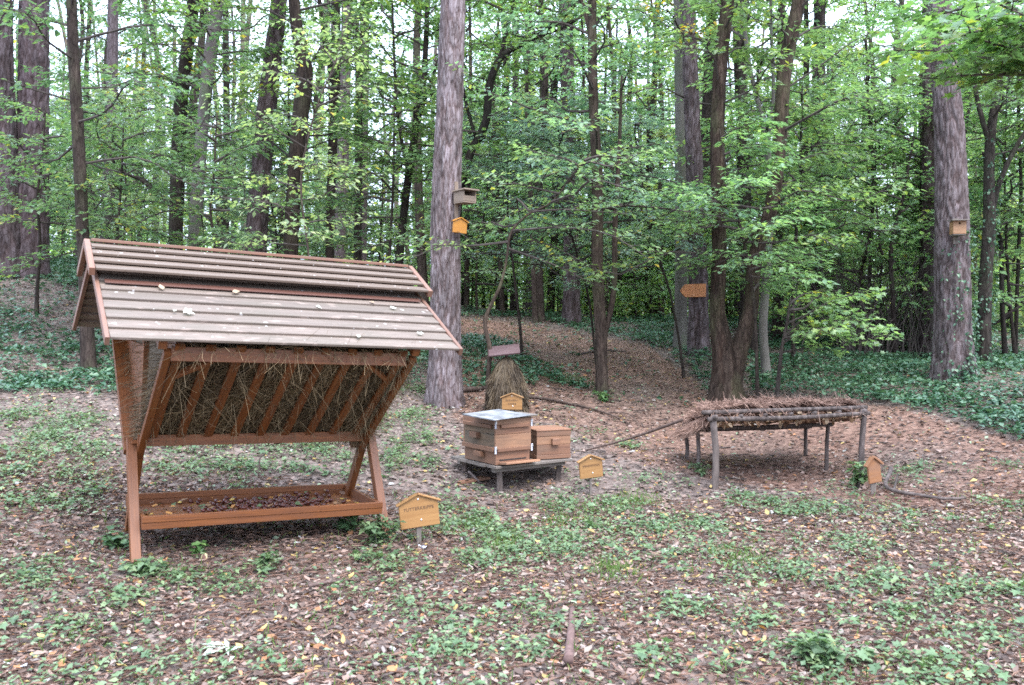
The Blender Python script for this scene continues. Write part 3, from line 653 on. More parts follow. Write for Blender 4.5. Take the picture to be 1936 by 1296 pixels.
blt('ivy-covered dark trunk right of the nest box pine, forking above', [[(1860,696,26),(1862,560,24),(1870,420,23),(1872,270,17),(1885,170,14),(1896,100,12)], [(1872,275,12),(1850,200,9),(1838,130,8)], [(1868,440,13),(1892,340,10),(1920,280,9),(1950,230,7)]], 13.6,
    [dict(h0=.5, h1=.95, nl=20, R=2.0, elev=(.0, .6), **KW), dict(stem=2, h0=.4, h1=.95, nl=8, R=1.4, elev=(-.1, .4), **KW)], color=(.75, .75, .72), flare=.2)
blt('smooth pale beech trunk standing left of the arrow board pine', [[(1287,652,27),(1288,450,25),(1287,200,22),(1283,0,20)]], 16, [dict(h0=.55, h1=.95, nl=16, R=2.2, elev=(.0, .6), **KW)], mat=M_BEECH, leafcol=(1.15, 1.1, .85), flare=.15, extra=[dict(pts=[(1285,120,16),(1240,80,15.6),(1190,50,15.3)], r0=.02, r1=.004, tw=12, leaf=.09, nleaf=14, tpl=KITE, rnd0=.95, twl=(.3, .6)), dict(pts=[(1286,100,16),(1320,60,15),(1350,50,14.8)], r0=.02, r1=.004, tw=11, leaf=.09, nleaf=14, tpl=KITE, rnd0=.95, twl=(.3, .6)), dict(pts=[(1286,60,16),(1260,20,15.4),(1220,10,15.2)], r0=.02, r1=.004, tw=11, leaf=.09, nleaf=14, tpl=KITE, rnd0=.93, twl=(.3, .6))])
blt('dark trunk whose foot shows under the left gable of the feeder roof', [[(168,708,26),(160,520,24),(150,300,22),(140,120,20),(135,0,19)]], 11.45,
    [dict(h0=.42, h1=.97, nl=18, R=2.2, elev=(-.05, .6), **KW)], color=(.8, .72, .68), leafcol=(.85, .9, 1.0), flare=.2)
blt('dark forked trunk at upper left with a low side branch', [[(330,560,27),(334,400,26),(342,200,25),(352,110,25),(366,0,22)], [(326,390,12),(300,370,10),(262,338,7),(240,330,5)], [(352,110,10),(380,40,8),(392,0,7)]], 15,
    [dict(h0=.4, h1=.97, nl=17, R=2.2, elev=(-.05, .6), **KW), dict(stem=1, h0=.4, h1=1, nl=7, R=1.2, elev=(-.1, .3), **KW)], color=(.5, .45, .42), leafcol=(.9, .95, .9), flare=.15, extra=[dict(pts=[(345,190,15),(310,140,14.8),(262,118,14.6)], r0=.014, r1=.003, tw=9, leaf=.08, nleaf=11, tpl=KITE, rnd0=1.0, twl=(.25, .5)), dict(pts=[(350,170,15),(390,135,14.6),(440,120,14.4)], r0=.014, r1=.003, tw=9, leaf=.08, nleaf=11, tpl=KITE, rnd0=1.0, twl=(.25, .5))])
blt('pale grey leaning trunk right of the forked dark trunk', [[(362,560,24),(372,380,23),(385,220,23),(394,130,24),(412,0,22)]], 14.2, [dict(h0=.5, h1=.97, nl=20, R=1.9, elev=(.0, .6), **KW)], mat=M_BEECH, color=(.9, .85, .9), leafcol=(.95, 1, .9))
blt('wiggly dark trunk above the feeder roof, right of the leaning pine', [[(548,540,29),(556,350,28),(568,220,30),(576,130,30),(562,60,24),(556,0,22)]], 13.5, [dict(h0=.55, h1=.97, nl=12, R=1.9, elev=(-.05, .6), **KW)], color=(.55, .47, .42), leafcol=(1.05, 1, .8))
blt('dark trunk forking into three behind the pale-leaved sapling', [[(622,540,18),(628,300,17),(634,120,20)], [(634,125,13),(632,60,12),(632,0,12)], [(628,150,9),(612,70,8),(604,0,8)], [(636,130,9),(662,60,9),(684,20,8)]], 17, [dict(h0=.5, h1=.97, nl=16, R=1.8, elev=(.0, .6), **KW)], color=(.55, .48, .45))
blt('dark crooked trunk forking just below the top edge, above the feeder roof', [[(676,540,15),(678,250,15),(678,110,15),(672,50,13),(668,0,12)], [(678,90,10),(692,40,9),(700,0,9)]], 16, [dict(h0=.6, h1=.97, nl=12, R=1.6, elev=(.0, .6), **KW)], color=(.5, .45, .42))
blt('slim dark tree with raised limbs left of the tall grey pine', [[(752,540,16),(764,400,15),(782,270,14),(800,160,12),(806,60,10)], [(772,330,8),(752,220,6),(745,100,5)], [(790,230,8),(820,140,6),(838,80,5)]], 14.2, [dict(h0=.35, h1=.97, nl=24, R=1.8, elev=(.0, .7), **KW), dict(stem=1, h0=.2, h1=1, nl=9, R=1.1, elev=(.0, .5), **KW)], color=(.5, .47, .45), leafcol=(.95, 1, .9))
blt('black arching branched tree right of the tall grey pine', [[(858,620,17),(862,480,16),(872,350,16),(890,290,15),(918,232,15),(926,160,15),(946,110,13),(1010,72,10),(1088,8,7)], [(945,112,9),(958,60,7),(972,0,6)], [(1000,76,6),(1042,62,5),(1090,38,4)], [(905,280,7),(880,190,6),(868,90,5)]], 14.0,
    [dict(h0=.35, h1=.97, nl=22, R=1.6, elev=(-.05, .6), **KW), dict(stem=1, h0=.2, h1=1, nl=8, R=1.2, elev=(.1, .6), **KW)], color=(.38, .36, .36), leafcol=(1.1, 1.1, .85), flare=.1)
blt('thin curved sapling rising beside the straw rick roof', [[(921,770,10),(924,700,9),(926,660,9),(917,605,8),(928,578,7),(944,545,6),(958,490,5),(966,440,5),(1000,405,4),(1040,385,3)]], 11.1, [dict(h0=.55, h1=.98, nl=14, R=1.5, elev=(-.1, .3), leaf=.08, tw=7, nleaf=13)], mat=M_BARK, color=(1.2, 1.05, .9), leafcol=(1.5, 1.4, 1.6), flare=.1, top=.8, seg=8)
blt('thin dark sapling with a raised fork in the brushy thicket at right', [[(1692,690,10),(1688,560,9),(1684,480,9),(1692,430,8),(1704,390,6)], [(1688,500,6),(1668,480,5),(1662,440,4)]], 15.5, [dict(h0=.5, h1=.98, nl=10, R=1.2, elev=(.1, .6), leaf=.075, tw=6, nleaf=9)], color=(.5, .45, .45), top=1.2, seg=8)
blt('thin stem near the right edge behind the ivy trunk', [[(1902,690,9),(1894,560,9),(1890,450,8),(1876,400,6)], [(1894,600,5),(1936,575,5),(1975,545,4)]], 15, [dict(h0=.45, h1=.98, nl=10, R=1.3, elev=(.0, .5), leaf=.08, tw=7, nleaf=12)], color=(.5, .47, .47), top=1.0, seg=8)
# leafy saplings that hang in front of the trunks
blt('pale yellow-green sapling spreading above the middle of the feeder roof', [[(590,700,5),(585,500,4),(570,330,4),(600,200,3),(640,100,3)]], 10.4, [dict(h0=.36, h1=.95, nl=20, R=1.0, elev=(-.1, .95), leaf=.078, tw=6, nleaf=12, bare=.25, r0=.01)], leafcol=(2.1, 1.65, 1.8), top=.5, seg=8, color=(1.3, 1.2, 1.1))
blt('low maple sapling spraying bright leaves to the right of the bent grey trunk', [[(1470,740,8),(1478,660,7),(1490,600,6)]], 11.6, [dict(h0=.5, h1=.98, nl=8, R=.9, elev=(.0, .5), leaf=.085, tw=6, nleaf=9, az0=(0, .7), tpl=MAPLE)], leafcol=(1.6, 1.55, 1.5), top=.25, seg=8,
    extra=[dict(pts=[(1480,640,11.6),(1540,585,11.4),(1600,560,11.3),(1640,548,11.2)], r0=.012, r1=.003, tw=13, leaf=.09, nleaf=11, tpl=MAPLE, twl=(.25, .45), bare=.1),
           dict(pts=[(1480,650,11.6),(1550,610,11.3),(1630,615,11.1),(1680,640,11.0)], r0=.012, r1=.003, tw=14, leaf=.09, nleaf=11, tpl=MAPLE, twl=(.25, .45), bare=.1),
           dict(pts=[(1480,640,11.6),(1520,620,11.8),(1590,640,11.6),(1640,650,11.5)], r0=.01, r1=.003, tw=12, leaf=.09, nleaf=10, tpl=MAPLE, twl=(.25, .45), bare=.1)])
for lab, path, d, nl, R in [('airy maple sapling with pale layered leaves behind the straw rick', [(985,640,5),(972,520,5),(960,400,4),(960,330,3)], 14.5, 23, 1.5),
    ('airy maple sapling with pale layered leaves behind the two-stemmed tree', [(1128,690,5),(1112,560,4),(1075,420,4),(1060,300,3)], 14.0, 25, 1.6),
    ('airy maple sapling with pale layered leaves left of the arrow board', [(1290,690,5),(1268,560,4),(1225,420,4),(1212,320,3)], 13.6, 25, 1.6),
    ('leafy sapling hanging in front of the twisted double trunk on its right', [(1432,738,7),(1424,560,6),(1400,430,5),(1380,360,4)], 11.6, 24, 1.1),
    ('leafy maple sapling between the bent grey trunk and the thicket pine', [(1500,700,8),(1500,520,7),(1510,380,6),(1515,240,5)], 14.5, 30, 1.7),
    ('dusky green sapling in front of the two left edge pines', [(70,560,7),(75,440,6),(70,380,5),(80,300,4)], 13.6, 13, 1.3),
    ('dusky green sapling behind the left gable of the feeder roof', [(215,560,7),(220,460,6),(225,400,5),(230,330,4)], 12.6, 15, 1.5),
    ('dusky green sapling behind the ridge of the feeder roof', [(400,560,7),(405,460,6),(398,400,5),(405,320,4)], 12.8, 15, 1.4),
    ('green sapling between the feeder roof end and the tall grey pine', [(735,560,7),(738,450,6),(742,380,5),(745,260,4)], 13.4, 22, 1.2),
    ('young tree filling the gap right of the nest box pine', [(1920,650,8),(1925,500,7),(1930,350,6),(1925,200,5)], 15.5, 26, 1.6),
    ('young tree between the thicket pine and the nest box pine', [(1640,660,8),(1645,500,7),(1650,330,6),(1640,150,5)], 16.5, 26, 2.0)]:
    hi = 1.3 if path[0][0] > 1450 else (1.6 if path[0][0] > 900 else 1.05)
    pale = 900 < path[0][0] < 1400  # sky sheen on the central saplings is put into their leaf tint
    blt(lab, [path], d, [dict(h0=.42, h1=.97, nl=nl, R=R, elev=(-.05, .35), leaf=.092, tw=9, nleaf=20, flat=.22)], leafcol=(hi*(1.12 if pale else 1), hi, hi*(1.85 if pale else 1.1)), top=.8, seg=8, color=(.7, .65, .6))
# maple just outside the right edge reaching into the picture
OFF = np.array([0, 0, 1e4])
P0 = np.array([5.6, 7.6, zz(5.6, 7.6)]); rt = empty('maple_tree', 'maple reaching vivid green lobed leaves in from the upper right corner', 'tree', P0, 0, GE)
m, _ = trunk_mesh('trunk', np.array([(0, 0, -.1), (.05, 0, 1.2), (.0, .1, 2.6), (.1, .1, 4.2), (.1, .2, 6)]), np.array([.13, .11, .1, .07, .03]), M_BARK, 14, .1, .06, 5)
link('trunk', m.mesh('trunk', M_BARK, True), rt); m = MB()
for (px_, py_, d_) in [(1690,95,7.0),(1740,150,6.8),(1800,60,6.6),(1850,110,6.4),(1780,20,7.2),(1900,40,6.4),(1720,40,7.4),(1860,160,7.2),(1910,90,6.8),(1800,130,7.6),(1760,80,6.2),(1890,10,6.0)]:
    q = at(px_, py_, d_)-P0; s0 = np.array([0, .1, 2.6+1.3*random.random()]); c0 = s0*.45+q*.55+np.array([0, 0, .25])
    limb(m, [s0, c0, q], .03, .004, 15, .1, 12, MAPLE, twl=(.25, .55), bare=.42)
crown_on(np.array([(0, 0, 0), (0, 0, 6)]), m, .55, .98, 9, 1.4, .1, tpl=MAPLE, az0=(0, 1.4))
link('crown', m.mesh('crown', [M_TWIG, M_LEAF]), rt, None, (1.0, 1.08, .9))
# ------------------------------------------------------------ trees of the wood behind (shared trunk and crown meshes)
def filler_meshes():
    out = []
    for k in range(5):
        random.seed(300+k); H = 11; P = np.array([(0, 0, -.15), (.1*random.gauss(0, 1), .1, 3), (.2*random.gauss(0, 1), .1*random.gauss(0, 1), 6), (.3*random.gauss(0, 1), .2*random.gauss(0, 1), 9), (.3*random.gauss(0, 1), .2, H)])
        m, (Q, r) = trunk_mesh('trunk', P, np.array([.11, .095, .08, .06, .03]), M_BARK, 10, .3, .06, 20+k)
        tm = m.mesh('trunk', M_BARK, True); m = MB()
        crown_on(Q, m, .18, .98, 44, 2.4, .105, tw=8, nleaf=16, elev=(-.05, .8), flat=.3)
        out.append((tm, m.mesh('crown', [M_TWIG, M_LEAF])))
    return out
FM = filler_meshes()
def sapling_meshes():
    out = []
    for k in range(4):
        random.seed(400+k); P = np.array([(0, 0, -.1), (.12*random.gauss(0, 1), .1, 1.0), (.2*random.gauss(0, 1), .1, 2.0), (.3*random.gauss(0, 1), .1, 3.4)])
        m, (Q, r) = trunk_mesh('trunk', P, np.array([.022, .018, .013, .006]), M_BARK, 6, .3, .05, 40+k)
        tm = m.mesh('trunk', M_BARK, True); m = MB()
        crown_on(Q, m, .16, .98, 28, 1.15, .09, tw=7, nleaf=16, elev=(-.05, .6), flat=.28)
        out.append((tm, m.mesh('crown', [M_TWIG, M_LEAF])))
    return out
SM = sapling_meshes()
g = np.random.default_rng(21)
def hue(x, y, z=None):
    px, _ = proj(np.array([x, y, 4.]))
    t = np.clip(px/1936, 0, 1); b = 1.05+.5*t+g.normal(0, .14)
    bo = 1.35 if 860 < px < 1300 else 1.0; b *= bo  # central crowns tinted brighter in place of light reaching them
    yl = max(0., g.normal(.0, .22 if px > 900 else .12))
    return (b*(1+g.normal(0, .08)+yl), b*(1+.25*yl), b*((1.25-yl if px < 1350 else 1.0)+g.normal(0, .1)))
placed = []
def free(x, y, r):
    return all((x-a)**2+(y-b)**2 > r*r for a, b in placed)
def place_words(px, d):
    near = 'just behind' if d < 23 else 'deep in the wood behind' if d < 32 else 'far behind'
    for lim, w_ in ((130, 'the left edge pines'), (320, 'the left gable of the feeder roof'), (600, 'the middle of the feeder roof'), (830, 'the right half of the feeder roof'), (1000, 'the straw rick'), (1160, 'the two-stemmed tree'), (1300, 'the arrow board'), (1460, 'the twisted tree'), (1620, 'the low leafy spray'), (1770, 'the brushy thicket'), (4000, 'the ivied pine with the nest box')):
        if px < lim: return near+' '+w_, w_
n = 0; tries = 0
while n < 62 and tries < 4000:
    tries += 1
    d = 15.5+26*g.random()**.9; px = -150+2240*g.random(); x = (px-968)/F*d; y = d
    if d < 20 and 880 < px < 1260: continue          # the path stays open
    if px < 860 and (d < 20.5 or g.random() < .25): continue
    if not free(x, y, 1.4): continue
    placed.append((x, y)); k = int(g.integers(5)); sc = .75+.5*g.random()
    bright = px > 1250
    if 1262 < px < 1362 and d < 17: continue
    wp, wg = place_words(px, d); lab = 'slim leafy broadleaf tree '+wp
    rt = empty('woodland_tree', lab, 'tree', (x, y, zz(x, y)), g.random()*6.28, 'woodland trees '+wp); rt.scale = (sc, sc, sc)
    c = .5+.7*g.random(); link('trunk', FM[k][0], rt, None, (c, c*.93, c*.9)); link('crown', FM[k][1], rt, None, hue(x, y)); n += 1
n = 0; tries = 0
while n < 62 and tries < 4000:
    tries += 1
    d = 13+15*g.random(); px = -120+2180*g.random(); x = (px-968)/F*d; y = d
    if d < 21 and 880 < px < 1300: continue
    if 1440 < px < 1900 and d < 15.5: continue
    if px < 860 and d < 17.5: continue
    if not free(x, y, .8): continue
    placed.append((x, y)); k = int(g.integers(4)); sc = .7+.7*g.random()
    if 1262 < px < 1362 and d < 17: continue
    wp, wg = place_words(px, d); lab = 'low leafy sapling '+wp
    rt = empty('sapling', lab, 'sapling', (x, y, zz(x, y)), g.random()*6.28, 'saplings '+wp); rt.scale = (sc, sc, sc)
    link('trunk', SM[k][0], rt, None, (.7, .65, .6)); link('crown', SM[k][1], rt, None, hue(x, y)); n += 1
for k in range(26):
    d = 23+14*g.random(); px = 860+460*g.random(); x = (px-968)/F*d
    rt = empty('sapling', 'low leafy sapling '+place_words(px, d)[0], 'sapling', (x, d, zz(x, d)), g.random()*6.28, 'saplings '+place_words(px, d)[0]); sc = .8+.9*g.random(); rt.scale = (sc, sc, sc)
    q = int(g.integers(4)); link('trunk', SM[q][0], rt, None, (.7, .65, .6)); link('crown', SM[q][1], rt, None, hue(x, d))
# thin bare poles seen between the trunks
pm = []
for k in range(4):
    random.seed(500+k); m, _ = trunk_mesh('trunk', np.array([(0, 0, -.1), (random.gauss(0, .1), 0, 2.5), (random.gauss(0, .18), 0, 5), (random.gauss(0, .3), 0, 8.5)]), np.array([.055, .05, .042, .02]), M_BARK, 7, .4, .06, 60+k)
    tm = m.mesh('trunk', M_BARK, True); m = MB(); crown_on(np.array([(0, 0, 0), (0, 0, 8.5)]), m, .45, .98, 16, 1.2, .1, tw=5, nleaf=9); pm.append((tm, m.mesh('crown', [M_TWIG, M_LEAF])))
for k in range(46):
    d = 19.5+18*g.random(); px = 880+420*g.random() if k < 30 else 1380+560*g.random(); x = (px-968)/F*d
    rt = empty('pole_tree', 'thin straight pole-like stem '+place_words(px, d)[0], 'tree', (x, d, zz(x, d)), g.random()*6.28, 'pole stems '+place_words(px, d)[0])
    s = .7+.7*g.random(); rt.scale = (s, s, 1); q = g.integers(4); c = .9+.9*g.random()
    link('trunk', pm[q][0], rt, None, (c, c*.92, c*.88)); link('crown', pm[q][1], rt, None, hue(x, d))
# brushy dead-twig thicket between the thicket pine and the nest box pine
def thicket():
    m = MB()
    for k in range(420):
        p = gp(1590+190*random.random(), 640, 9); d = 15.2+2.6*random.random(); px = 1580+200*random.random(); x = (px-968)/F*d; z = zz(x, d)
        h = .8+1.5*random.random(); a = random.gauss(0, .35); b = random.gauss(0, .3)
        P = np.array([(x, d, z), (x+a*h*.4, d+b*.3, z+h*.5), (x+a*h+random.gauss(0, .15), d+b, z+h)])
        V, fs = tube(P, np.array([.008, .006, .002]), 3, 0, False); m.add(V, fs, 0, random.random())
    o = link('brush_thicket', m.mesh('brush_thicket', M_TWIG)); o['kind'] = 'stuff'
thicket()
# the far wood, one mass of stems and leaves beyond the trees one can tell apart
def far_wood():
    m = MB(); n = 130000
    d = 36+34*rng.random(n); px = -500+2900*rng.random(n); x = (px-968)/F*d; h = 13*rng.random(n)**1.35
    cl = vnoise(x+d*.35, h*1.3+d*.7, 1.9, 3); kk = cl > .38+.06*(h-2)
    x, d, h = x[kk], d[kk], h[kk]; n = len(x); z = Z(x, d)+h
    leaves(m, KITE, np.stack([x, d, z], -1), rng.random(n)*6.283, rng.normal(-.2, .45, n), rng.normal(0, .5, n), .24+.22*rng.random(n), None, 1)
    for k in range(200):
        dd = 42+28*random.random(); xx = (-450+2800*random.random()-968)/F*dd; z0 = zz(xx, dd); r = .07+.16*random.random()
        V, fs = tube(np.array([(xx, dd, z0-.2), (xx+random.gauss(0, .3), dd, z0+6), (xx+random.gauss(0, .5), dd, z0+14)]), np.array([r, r*.85, r*.6]), 7, .05, False); m.add(V, fs, 0, random.random())
    o = link('far_wood', m.mesh('far_wood', [M_BARK, M_LEAF])); o['kind'] = 'stuff'; o.color = (1.6, 1.6, 1.35, 1)
far_wood()

# light green bushy undergrowth beyond the crest
def undergrowth():
    m = MB(); n = 26000; d = 20.5+17*rng.random(n); px = 840+1150*rng.random(n); x = (px-968)/F*d
    cl = vnoise(x, d, 2.2, 4); hm_ = np.clip((cl-.25)*4.2, .15, 2.4); h = hm_*rng.random(n)**.8
    kk = ~((px > 860) & (px < 1010) & (d < 24)); x, d, h = x[kk], d[kk], h[kk]; n = len(x); z = Z(x, d)+h
    leaves(m, KITE, np.stack([x, d, z], -1), rng.random(n)*6.283, rng.normal(-.1, .4, n), rng.normal(0, .45, n), .09+.09*rng.random(n), None, 0, np.clip(rng.normal(.6, .22, n), 0, .95))
    o = link('undergrowth', m.mesh('undergrowth', M_LEAF)); o['kind'] = 'stuff'; o.color = (1.35, 1.3, 1.4, 1)
undergrowth()
# ------------------------------------------------------------ hay feeder
FY = .5345
RF = Matrix.Rotation(FY, 4, 'Z') @ Matrix.Rotation(.0361, 4, 'X') @ Matrix.Rotation(.0425, 4, 'Y')
MF = Matrix.Translation((-1.876, 6.414, EYE-1.519)) @ RF
fd = empty('hay_feeder', 'reddish-brown wooden game feeder with plank roof, slatted hay rack and trough', 'feeder', M=MF)
for s in (-1, 1):
    u = -.815 if s < 0 else .885
    beam('leg', fd, (u, -.43, -.06), (u, .02, .73), .06, .062, M_FEED, (1, 0, 0))
    beam('leg', fd, (u-.058*s, .43, -.08), (u-.058*s, -.02, .73), .05, .062, M_FEED, (1, 0, 0))
    ua = -.762 if s < 0 else .802
    beam('side_arm', fd, (ua, .01, .62), (ua, -.88, 1.375), .045, .045, M_FEED, (1, 0, 0))
    beam('side_arm', fd, (.797*s, .015, .645), (.797*s, .90, 1.385), .12, .045, M_FEED, (1, 0, 0))
    beam('roof_post', fd, (.74*s, 0, .72), (.74*s, 0, 1.86), .06, .07, M_FEED, (1, 0, 0))
    beam('tie_beam', fd, (.69*s, -.84, 1.39), (.69*s, .84, 1.39), .045, .08, M_FEED, (1, 0, 0))
    for v in (-1, 1):
        beam('rafter', fd, (.80*s, .0*v, 1.855), (.80*s, .93*v, 1.415), .05, .06, M_FEED, (1, 0, 0))
for v in (-1, 1):
    beam('rack_rail', fd, (-.745, .872*v, 1.36), (.745, .872*v, 1.36), .035, .085, M_FEED, (0, 1, 0))
    beam('rack_rail', fd, (-.79, .085*v, .735), (.83, .085*v, .735), .04, .075, M_FEED, (0, 1, 0))
    for k in range(9):
        u = -.70+k*.1775
        beam('rack_slat', fd, (u, .10*v, .765), (u, .905*v, 1.41), .056 if v < 0 else .04, .028, M_FEED, (1, 0, 0))
    for s in (-1, 1):
        beam('corner_brace', fd, (.50*s, .83*v, 1.325), (.68*s, .70*v, 1.22), .04, .026, M_FEED, (0, .66, .75))
beam('rack_floor', fd, (-.82, 0, .72), (.82, 0, .72), .12, .02, M_FEED, (0, 1, 0))
# roof: lapped planks, cap, barge boards
def roof_side(v, ridge_h, eave_v, eave_h, half, n, mat, th, lap, start=0.0, gap=.004):
    a = np.array([0, 0, ridge_h]); b = np.array([0, eave_v*v, eave_h]); d = b-a; L = np.linalg.norm(d); d /= L
    nrm = np.array([0, -d[2]*v*1.0*(1 if v > 0 else 1), 0]); nrm = np.cross([1., 0, 0], d); nrm = nrm if nrm[2] > 0 else -nrm
    w = L*(1-start)/n
    for k in range(n):
        c = a+d*(L*start+w*(k+.5)); up = c-d*w*.5; lo = c+d*w*.5
        tilt = lap*.5; ax = (lo+nrm*tilt)-(up-nrm*tilt); ax /= np.linalg.norm(ax)
        j = rng.normal(0, .0015); off = nrm*(.0015+abs(j))
        beam('plank', fd, tuple(c+off+np.array([-half, 0, 0])+np.array([rng.normal(0, .003), 0, 0])), tuple(c+off+np.array([half, 0, 0])), w+.006, th, mat, tuple(ax), .003)
    return d, nrm
for v in (-1, 1):
    d, nr = roof_side(v, 1.925, .985, 1.435, 1.088, 9, M_ROOF, .018, .016)
    roof_side(v, 2.018, .385, 1.825, 1.118, 4, M_CAP, .018, .026)
    for s in (-1, 1):
        q = np.array([1.103*s, 0, 1.918]); e = np.array([1.103*s, .99*v, 1.427])
        beam('barge_board', fd, tuple(q), tuple(e), .026, .05, M_BARGE, (1, 0, 0), .003)
        q = np.array([1.135*s, 0, 2.014]); e = np.array([1.135*s, .392*v, 1.820])
        beam('barge_board', fd, tuple(q), tuple(e), .034, .05, M_BARGE, (1, 0, 0), .003)
    beam('flashing_strip', fd, (-1.06, .372*v, 1.768), (1.06, .372*v, 1.768), .05, .008, M_FLASH, tuple(d))
beam('ridge_board', fd, (-1.11, 0, 2.032), (1.11, 0, 2.032), .05, .02, M_BARGE, (0, 1, 0))
# trough
for v in (-1, 1):
    beam('trough_board', fd, (-.782, .36*v, .269), (.852, .36*v, .269), .026, .040, M_FEED, (0, 1, 0))
    beam('trough_board', fd, (-.782, .357*v, .226), (.852, .357*v, .226), .022, .044, M_FEED, (0, 1, 0))
for s in (-1, 1):
    ue = -.768 if s < 0 else .838; beam('trough_end', fd, (ue, -.343, .243), (ue, .343, .243), .026, .08, M_FEED, (1, 0, 0))
tf_ = MB()
beam('trough_floor', fd, (-.755, 0, .206), (.825, 0, .206), .68, .016, M_FEED, (0, 1, 0))
for s in (-1, 1):     # boards closing the rear half of the rack's ends
    u0 = .75*s; q = [(.03, .70), (.10, .70), (.86, 1.36), (.03, 1.36)]; m = MB()
    m.add(np.array([(u0+du, v, w_) for du in (-.009, .009) for v, w_ in q]), [np.array([(0, 1, 2, 3), (7, 6, 5, 4), (0, 4, 5, 1), (1, 5, 6, 2), (2, 6, 7, 3), (3, 7, 4, 0)])])
    link('end_panel', m.mesh('end_panel', M_FEED), fd)
# hay
def strands(m, pos, az, pitch, L, wd, mat=0, bend=None, rnd=None):
    n = len(pos); leaves(m, STRAW, pos, az, pitch, rng.random(n)*3.1, L, wd, mat, rnd, bend)
def hay():
    m = MB(); a = np.linspace(-.74, .74, 40); rows = []
    # the packed body: a V-shaped bulk, lumpy
    prof = [(-.05, .77), (-.25, .95), (-.5, 1.15), (-.70, 1.315), (-.45, 1.40), (0, 1.45), (.45, 1.40), (.70, 1.315), (.5, 1.15), (.25, .95), (.05, .77)]
    V = []
    for k, u in enumerate(a):
        for (v, w_) in prof:
            V.append((u+.01*random.gauss(0, 1), v*((.94 if v < 0 else 1.1)+.08*random.random()), w_+.03*random.gauss(0, 1)))
    V = np.array(V); kp = len(prof); i = np.arange(len(a)-1)[:, None]*kp; j = np.arange(kp)[None]; j2 = (j+1) % kp
    m.add(V, [np.stack([i+j, i+j2, i+kp+j2, i+kp+j], -1).reshape(-1, 4), np.arange(kp)[None], (np.arange(kp)[::-1]+(len(a)-1)*kp)[None]], 0, .3)
    def inplane(n, side, spread):
        th = rng.normal(-1.57, spread, n); k = math.hypot(.80, .62)      # angle within the sloping rack plane, -pi/2 = straight down
        d = np.stack([np.cos(th), np.sin(th)*side*.80/k, np.sin(th)*.62/k], -1)+rng.normal(0, .10, (n, 3))
        d /= np.linalg.norm(d, axis=1)[:, None]; return np.arctan2(d[:, 1], d[:, 0]), np.arcsin(d[:, 2])
    n = 19000; t = rng.random(n); u = rng.uniform(-.76, .78, n); side = np.where(rng.random(n) < .85, -1, 1)
    v = side*(.05+.77*t)*(.965+.05*rng.random(n)); w_ = .77+.60*t+rng.normal(0, .012, n)
    az, pt = inplane(n, side, .75); strands(m, np.stack([u, v, w_], -1), az, pt, .07+.16*rng.random(n), .0034, 1, rng.normal(0, .12, n), np.clip(vnoise(u*3, w_*3, .8, 1)*.8+rng.normal(-.05, .2, n), 0, 1))
    # a few wisps through the slats, hay over the rail, tufts out of the ends
    n = 380; t = rng.random(n); u = rng.uniform(-.76, .78, n); strands(m, np.stack([u, -(.09+.79*t), .765+.62*t], -1), rng.normal(-1.57, 1.2, n), rng.normal(-1.0, .4, n), .06+.16*rng.random(n), .0024, 1, rng.normal(0, .8, n), np.clip(rng.normal(.5, .2, n), 0, 1))
    n = 650; cl = rng.choice([-.62, -.25, -.1, .12, .3, .52, .74], n); u = cl+rng.normal(0, .09, n); v = -.87+rng.normal(0, .03, n); w_ = 1.39+.04*rng.random(n)
    strands(m, np.stack([np.clip(u, -.8, .82), v, w_], -1), rng.random(n)*6.28, rng.normal(-.7, .5, n), .05+.11*rng.random(n), .0024, 1, rng.normal(-.6, .6, n), np.clip(rng.normal(.5, .2, n), 0, 1))
    for s, c in ((1, 7000), (-1, 2600)):
        t = rng.random(c); v = (rng.random(c)*(2.15 if s < 0 else 2)-1)*(.05+.72*t); w_ = .78+.58*t
        strands(m, np.stack([np.full(c, (.74 if s > 0 else .70)*s), v, w_], -1), rng.normal(0 if s > 0 else math.pi, .9, c), rng.normal(-.7, .5, c), .05+(.17 if s > 0 else .06)*rng.random(c), .003, 1, rng.normal(-.5, .5, c), np.clip(rng.normal(.45, .22, c), 0, 1))
    n = 2500; strands(m, np.stack([rng.uniform(-.76, .76, n), rng.uniform(-.75, .4, n), 1.40+.04*rng.random(n)], -1), rng.random(n)*6.28, rng.normal(0, .3, n), .08+.14*rng.random(n), .003, 1, rng.normal(-.2, .3, n), np.clip(rng.normal(.3, .2, n), 0, 1))
    o = link('hay', m.mesh('hay', [M_HAYB, M_STRAW]), None, MF); tag(o, 'dry brown hay stuffed into the slatted feeder rack', 'hay'); o['kind'] = 'thing'
hay()
# chestnuts and leaves in the trough
def ball(rx, ry, rz, seg=10, rings=6, rough=0):
    V = [(0, 0, -rz)]
    for k in range(1, rings):
        f = -math.pi/2+math.pi*k/rings
        for j in range(seg):
            a = 2*math.pi*j/seg; q = 1+rough*(random.random()-.5); V.append((rx*math.cos(f)*math.cos(a)*q, ry*math.cos(f)*math.sin(a)*q, rz*math.sin(f)*q))
    V.append((0, 0, rz)); n = len(V); fs3 = []; fs4 = []
    for j in range(seg):
        fs3.append((0, 1+(j+1) % seg, 1+j)); b = 1+(rings-2)*seg; fs3.append((n-1, b+j, b+(j+1) % seg))
        for k in range(rings-2): b0 = 1+k*seg; fs4.append((b0+j, b0+(j+1) % seg, b0+seg+(j+1) % seg, b0+seg+j))
    return np.array(V), [np.array(fs4), np.array(fs3)]
M_NUT = plain('chestnut_skin', (.075, .018, .012), .3, 0, .4, 40)
V, fs = ball(.017, .016, .013); m = MB(); m.add(V, fs); nut = m.mesh('chestnut', M_NUT, True)
first = None
